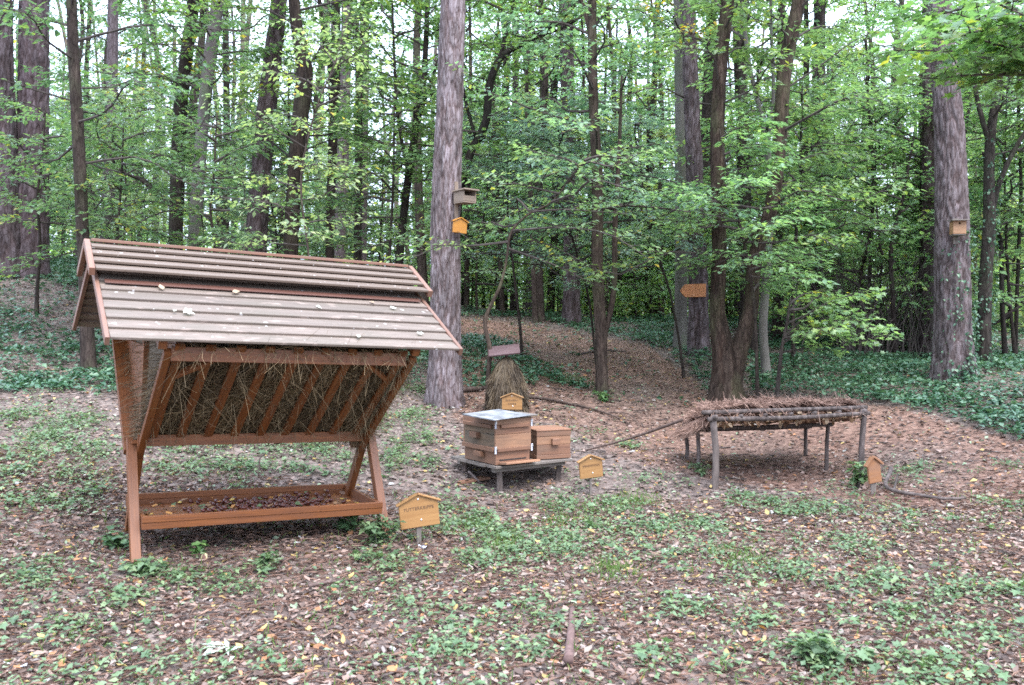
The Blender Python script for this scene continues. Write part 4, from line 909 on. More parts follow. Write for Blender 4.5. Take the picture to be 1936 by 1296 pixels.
for k in range(250):
    u = rng.triangular(-.5, .2, .74); v = rng.normal(.06, .13); v = float(np.clip(v, -.31, .31))
    p = MF @ Vector((u, v, .214+.013+(.02 if random.random() < .25 else 0)))
    if first is None: o = first = link('chestnut', nut)
    else: o = first.copy(); C.objects.link(o)
    o.matrix_basis = Matrix.Translation(p) @ Matrix.Rotation(rng.random()*6.28, 4, 'Z') @ Matrix.Rotation(rng.random()*.8, 4, 'X')
    tag(o, 'dark shiny chestnut lying in the feeder trough', 'chestnut', 'chestnuts in the feeder trough')
def trough_leaves():
    m = MB(); n = 130; u = rng.uniform(-.74, .8, n); v = rng.uniform(-.32, .32, n)
    s = .03+.03*rng.random(n); leaves(m, CURL, np.stack([u, v, .22+.03*rng.random(n)], -1), rng.random(n)*6.28, rng.normal(0, .3, n), rng.normal(0, .4, n), s)
    pal = np.array([(.45, .3, .07), (.42, .2, .06), (.26, .15, .08), (.16, .09, .06), (.1, .14, .06)]); col = pal[rng.integers(0, 5, n)]
    o = link('trough_leaf_litter', m.mesh('trough_leaf_litter', M_LITTER, True, np.repeat(col, 7, 0)), None, MF); o['kind'] = 'stuff'
trough_leaves()
# leaves fallen on the roof
M_PALE = leafmat('pale_fallen_leaf', [(0, (.5, .5, .42)), (1, (.62, .6, .5))], .2, .6); M_BRLEAF = leafmat('brown_fallen_leaf', [(0, (.3, .2, .13)), (1, (.4, .3, .2))], .2, .6)
def one_leaf(tpl, sz, mat, pos, nrm, az):
    m = MB(); leaves(m, tpl, np.array([(-sz/2, 0, 0)]), np.zeros(1), np.zeros(1), np.zeros(1), np.array([sz]))
    z = Vector(nrm).normalized(); M = z.to_track_quat('Z', 'Y').to_matrix().to_4x4() @ Matrix.Rotation(az, 4, 'Z'); M.translation = Vector(pos)+z*.006
    return link('fallen_leaf', m.mesh('fallen_leaf', mat, True), None, M)
nrm = RF.to_3x3() @ Vector((0, -.45, .9)).normalized()
def on_roof(u, v): return MF @ Vector((u, v, 1.925-(1.925-1.435)*abs(v)/.985+.026))
for (u, v, sz, tp, mt, lab) in [(-.62, -.70, .075, MAPLE, M_PALE, 'large pale leaf lying on the left part of the feeder roof'), (-.70, -.69, .035, LEAF, M_PALE, 'small pale leaf beside the large pale leaf on the feeder roof'),
    (-.28, -.42, .07, CURL, M_BRLEAF, 'curled leaf caught under the roof cap near the middle of the feeder'), (-.74, -.42, .06, CURL, M_BRLEAF, 'brown leaf caught under the roof cap at the left'),
    (.24, -.55, .045, LEAF, M_PALE, 'pale leaf on the right half of the feeder roof below the cap'), (.80, -.5, .05, MAPLE, M_PALE, 'pale leaf near the right barge board of the feeder roof'), (.66, -.44, .045, LEAF, M_BRLEAF, 'tan leaf just under the cap at the right end of the roof'),
    (.40, -.9, .05, LEAF, M_PALE, 'pale leaf near the eave at right of the feeder roof'), (.86, -.83, .05, MAPLE, M_PALE, 'white leaf in the lower right corner of the feeder roof')]:
    tag(one_leaf(tp, sz, mt, on_roof(u, v), nrm, random.random()*6), lab, 'leaf', 'leaves fallen on the feeder roof')
# ------------------------------------------------------------ signs
def prism(outline, depth, mat, name, y0=0.0, bev=.003):
    """outline (x, z) counter-clockwise seen from -y, given depth along +y, edges slightly broken"""
    O = np.array(outline, float); n = len(O); c = O.mean(0); I = c+(O-c)*(1-bev/np.abs(O-c).max()*1.5)
    V = np.concatenate([np.c_[I[:, 0], np.full(n, y0), I[:, 1]], np.c_[O[:, 0], np.full(n, y0+bev), O[:, 1]], np.c_[O[:, 0], np.full(n, y0+depth), O[:, 1]]])
    i = np.arange(n); j = (i+1) % n; m = MB()
    m.add(V, [i[None], np.c_[i+n, j+n, j, i], np.c_[i+2*n, j+2*n, j+n, i+n], (i[::-1]+2*n)[None]])
    return m.mesh(name, mat)
def text(parent, body, size, x, z, y=-.0012, squash=1.0):
    cu = bpy.data.curves.new('lettering', 'FONT'); cu.body = body; cu.size = size; cu.align_x = 'CENTER'; cu.align_y = 'CENTER'; cu.extrude = .0008; cu.space_character = 1.05
    cu.materials.append(M_DARK); o = bpy.data.objects.new('lettering', cu); C.objects.link(o); o.parent = parent
    o.location = (x, y, z); o.rotation_euler = (math.pi/2, 0, 0); o.scale = (squash, 1, 1)
    me = bpy.data.meshes.new_from_object(o.evaluated_get(bpy.context.evaluated_depsgraph_get())); bpy.data.objects.remove(o)
    o = link('lettering', me, parent, Matrix.Translation((x, y, z)) @ Matrix.Rotation(math.pi/2, 4, 'X') @ Matrix.Diagonal((squash, 1, 1, 1)))
    return o
def screw(parent, x, z, r=.007):
    V, fs = ball(r, r*.5, r, 10, 6); m = MB(); m.add(V, fs)
    link('screw', m.mesh('screw', M_SCREW, True), parent, Matrix.Translation((x, -.001, z)))
def house_sign(px, base_py, label, wd, hs, ha, bottom, lines_, yaw, roll, stake_w=.03, mat=M_SIGN, d=None, screws=True, pos=None, stake=True, roofw=.012, lean=0.0):
    """a house-shaped board: wd wide, sides hs high, apex ha high, its lower edge 'bottom' above the ground, on a stake"""
    p = gp(px, base_py) if pos is None else np.array(pos)
    root = empty('house_sign', label, 'sign', M=Matrix.Translation(p) @ Matrix.Rotation(yaw, 4, 'Z'), group='house-shaped wooden signs')
    if stake: beam('stake', root, (0, .022, -.1), (0, .022, bottom+hs*.8), stake_w, .018, M_GREY, (1, 0, 0))
    R = Matrix.Translation((0, 0, bottom+ha*.4)) @ Matrix.Rotation(-roll, 4, 'Y') @ Matrix.Rotation(lean, 4, 'X')
    h = wd/2; z0 = -ha*.4; brd = link('board', prism([(-h, z0), (h, z0), (h, z0+hs), (0, z0+ha), (-h, z0+hs)], .02, mat, 'board'), root, R)
    ov = .015
    for s in (-1, 1):
        e = np.array([s*(h+ov), z0+hs-(ha-hs)/h*ov]); a = np.array([0, z0+ha])
        dd = (e-a)/np.linalg.norm(e-a); nn = np.array([-dd[1], dd[0]])*(-s)
        nn = nn if nn[1] > 0 else -nn; off = nn*(roofw/2+.001)
        A = Vector((a[0]+off[0]-dd[0]*.0, .005, a[1]+off[1])); B = Vector((e[0]+off[0], .005, e[1]+off[1]))
        beam('roof_strip', root, tuple(R @ A), tuple(R @ B), .045, roofw, mat, tuple(R.to_3x3() @ Vector((0, 1, 0))), .002)
    if screws:
        screw(brd, 0, z0+ha*.86); screw(brd, .01, z0+ha*.22)
    for (b, s, zc, sq) in lines_: text(brd, b, s, 0, z0+ha*zc, squash=sq)
    return root
house_sign(793, 1030, 'house-shaped varnished sign lettered FUTTERKRIPPE beside the feeder leg', .285, .175, .235, .125, [('FUTTERKRIPPE', .034, .58, .95)], .28, math.radians(5.5), .035)
house_sign(1118, 938, 'house-shaped varnished sign on a thin stake to the right of the beehives', .225, .155, .205, .16, [('BIENENSTOCK', .026, .55, .95)], .3, math.radians(4), .02)
M_ = gp(968, 800)
house_sign(968, 800, 'small house-shaped sign with two lines of lettering in front of the straw rick', .235, .14, .185, .15, [('BIENEN-', .03, .58, 1.3), ('KORB', .03, .36, 1.2)], -.1, 0, .03)
house_sign(1654, 938, 'narrow house-shaped board leaning at the right front post of the brushwood shelter', .125, .165, .225, .11, [], .25, math.radians(8), .045, M_SIGNR, screws=False, roofw=.02)
# ------------------------------------------------------------ arrow board on its pine, nest boxes
def pine_face(k, px, py):
    """the point on the front of pine k's trunk that shows at (px, py)"""
    rt_, ax, o = pines[k]; Q = ax+o; d = Q[:, 1].min(); z = at(px, py, Q[0, 1])[2]
    c = np.array([np.interp(z, Q[:, 2], Q[:, i]) for i in range(3)]); return c
c = pine_face(4, 1312, 550); ap = at(1312, 550, c[1]-.21)
ar = empty('arrow_sign', 'orange wooden arrow board pointing left, fixed across a pine trunk', 'sign', M=Matrix.Translation(ap) @ Matrix.Rotation(math.radians(-1), 4, 'Y') @ Matrix.Rotation(.1, 4, 'Z'))
link('board', prism([(-.235, 0), (-.15, -.105), (.205, -.105), (.21, .115), (-.15, .105)], .022, M_ARROW, 'board'), ar)
screw(ar, -.02, .06, .006); screw(ar, -.01, -.07, .006)
beam('mounting_batten', ar, (.02, .033, -.09), (.02, .033, .1), .08, .02, M_GREY, (1, 0, 0))
# half-open nest box on the tall grey pine
c = pine_face(0, 862, 372); bp = at(879, 373, c[1]-.2)
nb = empty('nest_box', 'open-fronted nest box under a flat board roof on the tall grey pine', 'nest box', M=Matrix.Translation(bp) @ Matrix.Rotation(.72, 4, 'Z'))
H, Wd, D = .13, .20, .20
beam('side_board', nb, (-Wd/2+.008, -D/2, 0), (-Wd/2+.008, D/2, 0), .016, H, M_NEST, (1, 0, 0))
beam('side_board', nb, (Wd/2-.008, -D/2, 0), (Wd/2-.008, D/2, 0), .016, H, M_NEST, (1, 0, 0))
beam('back_board', nb, (-Wd/2+.017, D/2-.009, 0), (Wd/2-.017, D/2-.009, 0), .016, H-.002, M_NEST, (0, 1, 0))
beam('front_board', nb, (-Wd/2+.017, -D/2+.009, -H*.21), (Wd/2-.017, -D/2+.009, -H*.21), .016, H*.55, M_NEST, (0, 1, 0))
beam('floor_board', nb, (-Wd/2, 0, -H/2-.009), (Wd/2, 0, -H/2-.009), D, .016, M_NEST, (0, 1, 0))
beam('roof_board', nb, (-Wd/2-.02, -.012, H/2+.012), (Wd/2+.02, -.012, H/2+.012), D+.06, .018, M_NEST, (0, 1, -.03))
beam('hanging_batten', nb, (-.05, D/2+.012, -.32), (-.05, D/2+.012, .2), .05, .022, M_NEST, (1, 0, 0))
# orange sign below it
op = at(870, 441, c[1]-.24)
os_ = house_sign(0, 0, 'bright orange house-shaped sign on the tall grey pine below the nest box', .19, .14, .185, 0, [], .5, math.radians(-4), mat=M_SIGNB, pos=op, stake=False, screws=False)
beam('mounting_batten', os_, (-.0, .035, .02), (-.0, .035, .14), .05, .028, M_GREY, (1, 0, 0))
# nest box with a hole on the thick right pine
c = pine_face(1, 1811, 432); bp = at(1811, 431, c[1]-.36)
n2 = empty('nest_box', 'pine nest box with round entrance hole on the ivied pine at right', 'nest box', M=Matrix.Translation(bp) @ Matrix.Rotation(-.18, 4, 'Z'))
def box_front():
    h = .085; wv = .078; r = .014; cx, cz = .0, .048; m = MB(); n = 16
    a = np.arange(n)*2*math.pi/n; ci = np.c_[cx+r*np.cos(a), cz+r*np.sin(a)]
    # square ring outside matched to n points
    sq = []
    for t in a:
        x, z = math.cos(t), math.sin(t); k = max(abs(x), abs(z)); sq.append((x/k*wv, z/k*h))
    sq = np.array(sq); V = np.concatenate([np.c_[ci[:, 0], np.zeros(n), ci[:, 1]], np.c_[sq[:, 0], np.zeros(n), sq[:, 1]], np.c_[ci[:, 0], np.full(n, .016), ci[:, 1]], np.c_[sq[:, 0], np.full(n, .016), sq[:, 1]]])
    i = np.arange(n); j = (i+1) % n
    m.add(V, [np.c_[i, j, j+n, i+n][:, ::-1], np.c_[i+2*n, j+2*n, j+3*n, i+3*n], np.c_[i, j, j+2*n, i+2*n], np.c_[i+n, j+n, j+3*n, i+3*n][:, ::-1]])
    return m.mesh('front_board', M_NESTR)
link('front_board', box_front(), n2, Matrix.Translation((0, -.08, 0)))
beam('side_board', n2, (-.07, -.063, 0), (-.07, .085, 0), .016, .168, M_NESTR, (1, 0, 0)); beam('side_board', n2, (.07, -.063, 0), (.07, .085, 0), .016, .168, M_NESTR, (1, 0, 0))
beam('back_board', n2, (-.061, .076, 0), (.061, .076, 0), .016, .166, M_GREY, (0, 1, 0)); beam('floor_board', n2, (-.075, 0, -.094), (.075, 0, -.094), .15, .016, M_GREY, (0, 1, 0))
beam('roof_board', n2, (-.105, -.02, .094), (.105, -.02, .094), .23, .014, M_GREY, (0, 1, .06))
beam('hanging_batten', n2, (0, .097, -.2), (0, .097, .13), .06, .022, M_GREY, (1, 0, 0))
# ------------------------------------------------------------ beehives on their stand
hp = gp(943, 935); AY = math.radians(35)
A = np.array([math.cos(AY), math.sin(AY)]); B = np.array([-math.sin(AY), math.cos(AY)])
MH = Matrix.Translation((hp[0], hp[1], hp[2])) @ Matrix.Rotation(AY, 4, 'Z')
st = empty('hive_stand', 'low grey bench of planks on round post legs under the two beehives', 'stand', M=MH)
def pole(name, parent, P, r0, r1, mat, seg=12, rough=.06, n=8, seed=0, label=None, color=(1, 1, 1), rootflare=0):
    P = catmull(np.asarray(P, float), n); V, fs = tube(P, np.linspace(r0, r1, n), seg, rough, True, seed or random.randrange(9999)); m = MB(); m.add(V, fs, 0, np.repeat(rng.random(), len(V)))
    o = link(name, m.mesh(name, mat, True), parent, None, color)
    if label: o['label'] = label
    return o
SL, SW, SH = .74, .62, .25
for (x, y, tx) in [(0.03, .03, .0), (SL, .05, -.03), (.02, SW, -.03), (SL-.06, SW-.02, .01)]:
    wx, wy = hp[0]+A[0]*x+B[0]*y, hp[1]+A[1]*x+B[1]*y; g0 = zz(wx, wy)-hp[2]
    pole('leg', st, [(x+tx, y, g0-.06), (x+tx*.5, y, .1), (x, y, SH-.02)], .03, .026, M_POLE if x > .1 else M_POLEP)
for k in range(5):
    y = -.03+k*.165; beam('plank', st, (-.09+.03*random.random(), y+.05, SH), (SL+.06+.03*random.random(), y+.05, SH), .15, .022, M_GREY, (0, 1, 0))
for y in (.02, SW): beam('cross_rail', st, (-.05, y, SH-.034), (SL+.03, y, SH-.034), .045, .035, M_GREY, (0, 1, 0))
# hive 1: two boxes under a skewed white sheet; local frame, x along the front, y to the back
M1 = MH @ Matrix.Translation((-.05, -.02, SH+.017))
h1 = empty('beehive', 'tall wooden beehive of two boxes under a skewed white cover sheet', 'beehive', M=M1, group='beehives on the grey bench')
h1.scale = (1, 1, .92); W1, D1 = .40, .55
def hive_box(root, x0, y0, w, d, z0, z1, name, mf, ml):
    """a box of four boards round a hollow: front (y0), back, left (x0), right"""
    t = .022; h = z1-z0; zc = (z0+z1)/2
    beam(name, root, (x0, y0+t/2, zc), (x0+w, y0+t/2, zc), t, h, mf, (0, 1, 0), .003)
    beam(name, root, (x0, y0+d-t/2, zc), (x0+w, y0+d-t/2, zc), t, h, mf, (0, 1, 0), .003)
    beam(name, root, (x0+t/2, y0+t+.001, zc), (x0+t/2, y0+d-t-.001, zc), t, h, ml, (1, 0, 0), .003)
    beam(name, root, (x0+w-t/2, y0+t+.001, zc), (x0+w-t/2, y0+d-t-.001, zc), t, h, ml, (1, 0, 0), .003)
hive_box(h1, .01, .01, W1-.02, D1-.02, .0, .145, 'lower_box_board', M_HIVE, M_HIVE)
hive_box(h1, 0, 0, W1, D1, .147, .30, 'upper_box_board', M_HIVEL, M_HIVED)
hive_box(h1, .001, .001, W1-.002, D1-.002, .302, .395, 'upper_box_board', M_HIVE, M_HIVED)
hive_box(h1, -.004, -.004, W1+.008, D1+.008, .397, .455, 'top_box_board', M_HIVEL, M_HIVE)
beam('inner_lid', h1, (.0, D1/2, .462), (W1, D1/2, .462), D1, .012, M_GREY, (0, 1, 0))
for z in (.385, ):
    beam('batten', h1, (.05, -.015, z), (W1-.03, -.015, z), .022, .035, M_HIVE, (0, 1, 0)); beam('batten', h1, (-.015, .05, z-.003), (-.015, D1-.03, z-.003), .022, .035, M_HIVE, (1, 0, 0))
beam('batten', h1, (.015, -.012, .150), (W1-.02, -.012, .150), .02, .034, M_HIVE, (0, 1, 0)); beam('batten', h1, (-.012, .015, .155), (-.012, D1-.01, .155), .022, .042, M_HIVE, (1, 0, 0))
beam('handle', h1, (-.022, .26, .275), (-.022, .38, .275), .04, .055, M_HIVE, (1, 0, 0)); beam('handle', h1, (-.014, .20, .09), (-.014, .32, .09), .04, .05, M_HIVE, (1, 0, 0))
beam('landing_board', h1, (.04, -.055, .022), (W1+.02, -.055, .022), .13, .02, M_HIVEL, (0, 1, -.12)); beam('entrance_slot', h1, (.05, .009, .045), (W1-.05, .009, .045), .006, .014, M_HOLE, (0, 1, 0))  # the slot is a solid dark bar, its inner shade put into colour
for (x, y, z, sx) in [(-.003, -.004, .40, 0), (W1+.004, .0, .40, 0), (-.004, -.004, .15, 0), (W1+.004, -.002, .15, 0)]:
    lt = beam('latch', h1, (x, y-.005, z-.035), (x, y-.005, z+.035), .018, .008, M_PAPER, (1, 0, 0), .002)
    link('hook', box_mesh(.03, .008, .006, M_SCREW, .001, 'hook'), lt, Matrix.Translation((.025, .004, -.008)))
beam('cover_sheet', h1, (-.13, .09, .478), (.33, .17, .494), .44, .010, M_WHITE, (-.15, 1, .06), .003, 'warped white cover sheet laid skew on the hive')
beam('lid_board', h1, (.15, .10, .474), (W1+.05, .10, .478), .30, .016, M_GREY, (0, 1, 0), .003)
# hive 2: lower, at the right end
M2 = MH @ Matrix.Translation((.47, .05, SH+.017)) @ Matrix.Rotation(math.radians(-14), 4, 'Z')
h2 = empty('beehive', 'small low beehive box with a knob, to the right of the tall hive', 'beehive', M=M2, group='beehives on the grey bench')
W2, D2 = .355, .36
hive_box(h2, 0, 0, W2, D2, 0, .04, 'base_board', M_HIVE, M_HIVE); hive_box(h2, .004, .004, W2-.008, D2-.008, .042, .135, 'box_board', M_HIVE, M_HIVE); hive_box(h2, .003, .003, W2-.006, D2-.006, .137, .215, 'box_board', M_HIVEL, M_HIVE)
hive_box(h2, 0, 0, W2, D2, .217, .268, 'box_board', M_HIVE, M_HIVE); beam('lid_board', h2, (-.004, D2/2, .275), (W2+.004, D2/2, .275), D2+.008, .012, M_HIVE, (0, 1, 0))
beam('handle', h2, (.15, -.016, .165), (.225, -.016, .165), .036, .058, M_HIVE, (0, 1, 0))
# board lying under the stand
p = gp(898, 918); o = beam('loose_board', None, (p[0]-.17, p[1], p[2]+.02), (p[0]+.1, p[1]+.2, p[2]+.035), .14, .02, M_HIVE, (0, 1, 0)); tag(o, 'reddish board lying flat on the ground by the left hive stand leg', 'board')
p = gp(893, 915); o = pole('stick', None, [(p[0]-.04, p[1]+.1, p[2]+.1), (p[0]+.08, p[1]+.02, p[2]+.0)], .012, .01, M_POLEP, 8); tag(o, 'short pale stick propped under the hive stand', 'stick', 'sticks on the ground')
# ------------------------------------------------------------ straw rick with a little roof
p = gp(957, 779); rk = empty('straw_rick', 'conical brown straw rick with a tilted purple-brown board roof on its pole', 'straw rick', p)
def rick():
    m = MB(); prof = [(.0, .225), (.12, .225), (.28, .21), (.42, .175), (.52, .135), (.60, .085), (.635, .03)]
    seg = 28; V = []
    for z, r in prof:
        for j in range(seg):
            a = 2*math.pi*j/seg; q = r*(1+.07*math.sin(a*3+z*4)+.05*random.gauss(0, 1)); V.append((q*math.cos(a), q*math.sin(a), z))
    k = len(prof); i = np.arange(k-1)[:, None]*seg; j = np.arange(seg)[None]; j2 = (j+1) % seg
    m.add(np.array(V), [np.stack([i+j, i+j2, i+seg+j2, i+seg+j], -1).reshape(-1, 4), (np.arange(seg)+(k-1)*seg)[None]], 0, .3)
    n = 9000; z = .62*rng.random(n)**.8; a = rng.random(n)*6.283; r = np.interp(z, [q[0] for q in prof], [q[1] for q in prof])*(1.0+.08*rng.random(n)+.07*np.sin(a*3+z*4))
    strands(m, np.stack([r*np.cos(a), r*np.sin(a), z], -1), a+rng.normal(0, .45, n), rng.normal(-1.4, .22, n), .05+.10*rng.random(n), .006, 1, rng.normal(.05, .12, n), np.clip(.1+vnoise(a*2+50, z*6, .5, 2)*.8+rng.normal(0, .15, n), 0, 1))
    return m.mesh('straw', [M_HAYB, M_RICK])
link('straw', rick(), rk, Matrix.Diagonal((1.0, 1.0, 1.06, 1)))
pole('pole', rk, [(0, 0, .3), (0, 0, .55), (.005, 0, .73)], .022, .02, M_POLE, 8)
beam('roof_board', rk, (-.215, -.02, .735), (.165, -.02, .775), .25, .022, M_PURP, (.10, .9, .42), .003)
screw(rk.children[-1], 0, 0, .006)
# ------------------------------------------------------------ brushwood shelter
sp = {k: gp(*v) for k, v in dict(FL=(1350, 925), FR=(1632, 902), ML=(1320, 886), MR=(1563, 890), BL=(1298, 868), BR=(1523, 862)).items()}
def hgt(k, py): p = sp[k]; return at(968, py, p[1])[2]
o0 = (sp['FL']+sp['BR'])/2; sh = empty('brushwood_shelter', 'low lean-to of rough poles roofed with dry reddish pine needles', 'shelter', (o0[0], o0[1], zz(o0[0], o0[1]))); O = np.array(sh.location)
top = {'FL': hgt('FL', 797), 'FR': hgt('FR', 785), 'ML': hgt('ML', 812), 'MR': hgt('MR', 803), 'BL': hgt('BL', 815), 'BR': hgt('BR', 808)}
for k, q in sp.items():
    r = .027 if k[0] == 'F' else .02; r *= 1.15 if k == 'FL' else 1
    b = q-O; P = [(b[0], b[1], b[2]-.08), (b[0]+random.gauss(0, .012), b[1], (b[2]+top[k]-O[2])/2), (b[0]+random.gauss(0, .006), b[1], top[k]-O[2])]
    pole('post', sh, P, r*1.08, r*.95, M_POLEP if k == 'FL' else M_POLE, 14, .07, 9, label='pale peeled corner post' if k == 'FL' else None)
def tp(k, dz=0, ex=(0, 0)): q = sp[k]; return np.array([q[0]+ex[0], q[1]+ex[1], top[k]+dz])-O
def rail(a, b, r0, r1, mat=M_POLE, sag=.012, lab=None): pole('rail', sh, [a, (a+b)/2+np.array([0, 0, -sag]), b], r0, r1, mat, 12, .08, 12, label=lab)
rail(tp('FL', .02, (-.06, -.02)), tp('FR', .02, (.05, -.02)), .023, .019, M_POLE, .015)
rail(tp('FL', .075, (-.1, .05)), tp('FR', .07, (.05, .05)), .022, .019, M_POLE, .0)
rail(tp('BL', .012, (-.06, 0)), tp('BR', .012, (.06, 0)), .03, .026, M_POLE, .0)
rail(tp('ML', .0, (-.04, 0)), tp('MR', .0, (.06, 0)), .022, .02, M_POLE, .0)
rail(tp('FL', .048, (0, -.06)), tp('BL', .05, (-.02, .08)), .022, .02, M_POLE, .0); rail(tp('FR', .045, (0, -.05)), tp('BR', .05, (0, .06)), .022, .02, M_POLE, .0)
for f in (.17, .33, .5, .66, .83):
    a = tp('FL', .045)*(1-f)+tp('FR', .045)*f; b = tp('BL', .04)*(1-f)+tp('BR', .04)*f; rail(a+np.array([0, -.03, 0]), b+np.array([0, .08, 0]), .016, .013, M_POLE, .0)
def thatch():
    m = MB(); nu, nv = 44, 26; U, Vv = np.meshgrid(np.linspace(-.03, 1.03, nu), np.linspace(.09, 1.06, nv), indexing='ij')
    P = (tp('FL', .085)[None, None]*((1-U)*(1-Vv))[..., None]+tp('FR', .085)*(U*(1-Vv))[..., None]+tp('BL', .085)*((1-U)*Vv)[..., None]+tp('BR', .085)*(U*Vv)[..., None])
    hp_ = .02+.09*vnoise(U*1.7+3, Vv*2.1+7, .16, 1)*vnoise(U*1.7+9, Vv*2.1, .3, 4)*2*np.clip(Vv*4+.25, 0, 1)
    P[..., 2] += hp_*np.clip(np.minimum(U+.03, 1.03-U)*14, .15, 1); P[..., :2] += rng.normal(0, .008, P.shape[:2]+(2,))
    i = (np.arange(nu-1)[:, None]*nv+np.arange(nv-1)[None]).reshape(-1); V = P.reshape(-1, 3); lowV = V.copy(); lowV[:, 2] -= .03+hp_.reshape(-1)*.8; n0 = len(V)
    m.add(np.concatenate([V, lowV]), [np.c_[i, i+1, i+nv+1, i+nv], np.c_[i+n0, i+nv+n0, i+nv+1+n0, i+1+n0]], 0, .35)
    n = 15000; k = rng.integers(0, n0, n); pos = V[k]+np.c_[rng.normal(0, .03, (n, 2)), .004+rng.random(n)*.018]
    strands(m, pos, rng.random(n)*6.28, rng.normal(-.05, .16, n), .035+.06*rng.random(n), .0042, 0, rng.normal(-.3, .4, n), np.clip(rng.normal(.5, .25, n), 0, 1))
    # needles hanging from the edges
    n = 160; u = rng.random(n); pos = tp('FL', .06)+(tp('FR', .06)-tp('FL', .06))*u[:, None]+np.c_[rng.normal(0, .02, n), rng.normal(-.01, .03, n), rng.normal(0, .02, n)]
    strands(m, pos, rng.random(n)*6.28, rng.normal(-.5, .5, n), .05+.07*rng.random(n), .0035, 0, rng.normal(-.3, .3, n))
    # hanging off the left edge and draping along the leaning stick
    n = 2200; v = .12+.88*rng.random(n); pos = tp('FL', .06)+(tp('BL', .05)-tp('FL', .06))*v[:, None]+np.c_[-.2*rng.random(n)**1.8*(1-.4*v), rng.normal(0, .05, n), rng.normal(0, .02, n)]; pos[:, 2] -= np.maximum(0, (tp('FL')[0]-pos[:, 0]))*.62
    strands(m, pos, rng.normal(3.6, 1.0, n), rng.normal(-.55, .25, n), .04+.06*rng.random(n), .004, 0, rng.normal(-.2, .3, n))
    # needle tufts on top
    for u_, v_, h_ in [(.5, .25, .11), (.56, .3, .13), (.42, .4, .09), (.15, .3, .08), (.05, .2, .06), (.8, .35, .07), (.62, .5, .08), (.28, .2, .06)]:
        q = tp('FL', .1)*(1-u_)*(1-v_)+tp('FR', .1)*u_*(1-v_)+tp('BL', .1)*(1-u_)*v_+tp('BR', .1)*u_*v_; n = 420
        strands(m, q+np.c_[rng.normal(0, .06, (n, 2)), .02+rng.random(n)*h_*.6], rng.random(n)*6.28, rng.normal(.1, .5, n), .04+.05*rng.random(n), .0035, 0, rng.normal(-.2, .4, n))
    o = link('needle_thatch', m.mesh('needle_thatch', M_NEEDL), sh); return o
thatch()
def underleaf():
    m = MB(); n = 500; u = rng.random(n); v = rng.random(n)**2*.35; P = tp('FL', .0)*((1-u)*(1-v))[:, None]+tp('FR', .0)*(u*(1-v))[:, None]+tp('BL', .02)*((1-u)*v)[:, None]+tp('BR', .02)*(u*v)[:, None]
    P[:, 2] += rng.uniform(-.02, .04, n); s = .03+.04*rng.random(n); leaves(m, CURL, P, rng.random(n)*6.28, rng.normal(-.5, .5, n), rng.normal(0, .6, n), s)
    pal = np.array([(.3, .18, .1), (.22, .12, .07), (.4, .28, .18), (.15, .09, .06)]); link('dead_leaf_lining', m.mesh('dead_leaf_lining', M_LITTER, True, np.repeat(pal[rng.integers(0, 4, n)], 7, 0)), sh)['kind'] = 'stuff'
underleaf()
def shade_litter(): pass
# ------------------------------------------------------------ branches and sticks on the ground
def stick(label, pts, w0, w1, mat=M_POLE, name='stick', cat='stick', fork=None, group='sticks on the ground', color=(1, 1, 1), lift=.0):
    P = []
    for q in pts:
        g_ = gp(q[0], q[1]); P.append(g_+np.array([0, 0, w0/2/F*g_[1]*.8+.012+(q[2] if len(q) > 2 else 0)]))
    d = P[0][1]; P = np.array(P); o_ = P[0].copy(); m = MB(); n = max(8, len(P)*5); Q = catmull(P-o_, n)
    V, fs = tube(Q, np.linspace(w0, w1, n)/2/F*d, 12, .09, True, random.randrange(9999)); m.add(V, fs, 0, random.random())
    if fork:
        Pf = np.array([gp(x, y)+np.array([0, 0, .02+(z if z else 0)]) for x, y, z in fork])-o_; Qf = catmull(Pf, 10); V, fs = tube(Qf, np.linspace(w1, w1*.5, 10)/2/F*d, 8, .1); m.add(V, fs, 0, random.random())
    o = link(name, m.mesh(name, mat, True), None, Matrix.Translation(o_), color); tag(o, label, cat, group); return o
stick('thick bark-stripped stick pointing toward the camera in the near litter', [(1075, 1262), (1079, 1215), (1082, 1164)], 20, 13, M_POLEP, color=(1.25, 1.0, 1.0))
stick('curved grey stick lying in front of the feeder', [(584, 1117), (615, 1110), (652, 1106)], 8, 5, M_POLEP, color=(.85, .75, .72))
stick('thin dark twig lying past the sign lettered FUTTERKRIPPE', [(885, 1007), (925, 1002), (966, 996)], 5, 3)
stick('forked crooked branch lying beside the narrow board by the shelter', [(1684, 912, .1), (1690, 936, .01), (1740, 943), (1790, 950), (1826, 948)], 8, 5, M_POLE, 'fallen_branch', 'branch', [(1690, 936, .02), (1697, 918, .08)], 'fallen branches')
stick('long dead branch sloping down the litter bank behind the hives', [(985, 752), (1060, 764), (1130, 781), (1165, 793), (1190, 806)], 6, 3, M_POLE, 'fallen_branch', 'branch', [(1150, 786, .02), (1180, 788, .03), (1210, 808, .0)], 'fallen branches', (1.2, 1.05, .95))
stick('dark log end lying between the tall pine and the straw rick', [(868, 744), (895, 742), (925, 738)], 10, 7, M_POLE, 'fallen_branch', 'branch', None, 'fallen branches', (.8, .7, .65))
stick('thin dead branch lying across the slope path', [(1100, 672), (1140, 666), (1185, 668)], 4, 2, M_POLE, 'fallen_branch', 'branch', None, 'fallen branches')
stick('thin twig lying across the near right litter', [(1560, 1140), (1600, 1150), (1640, 1166)], 4, 2)
stick('dark twig lying in the lower left litter', [(720, 1290), (752, 1278), (785, 1262)], 5, 3)
p0 = gp(1100, 854); p1 = at(1195, 828, 9.2); p2 = at(1290, 794, 8.8)
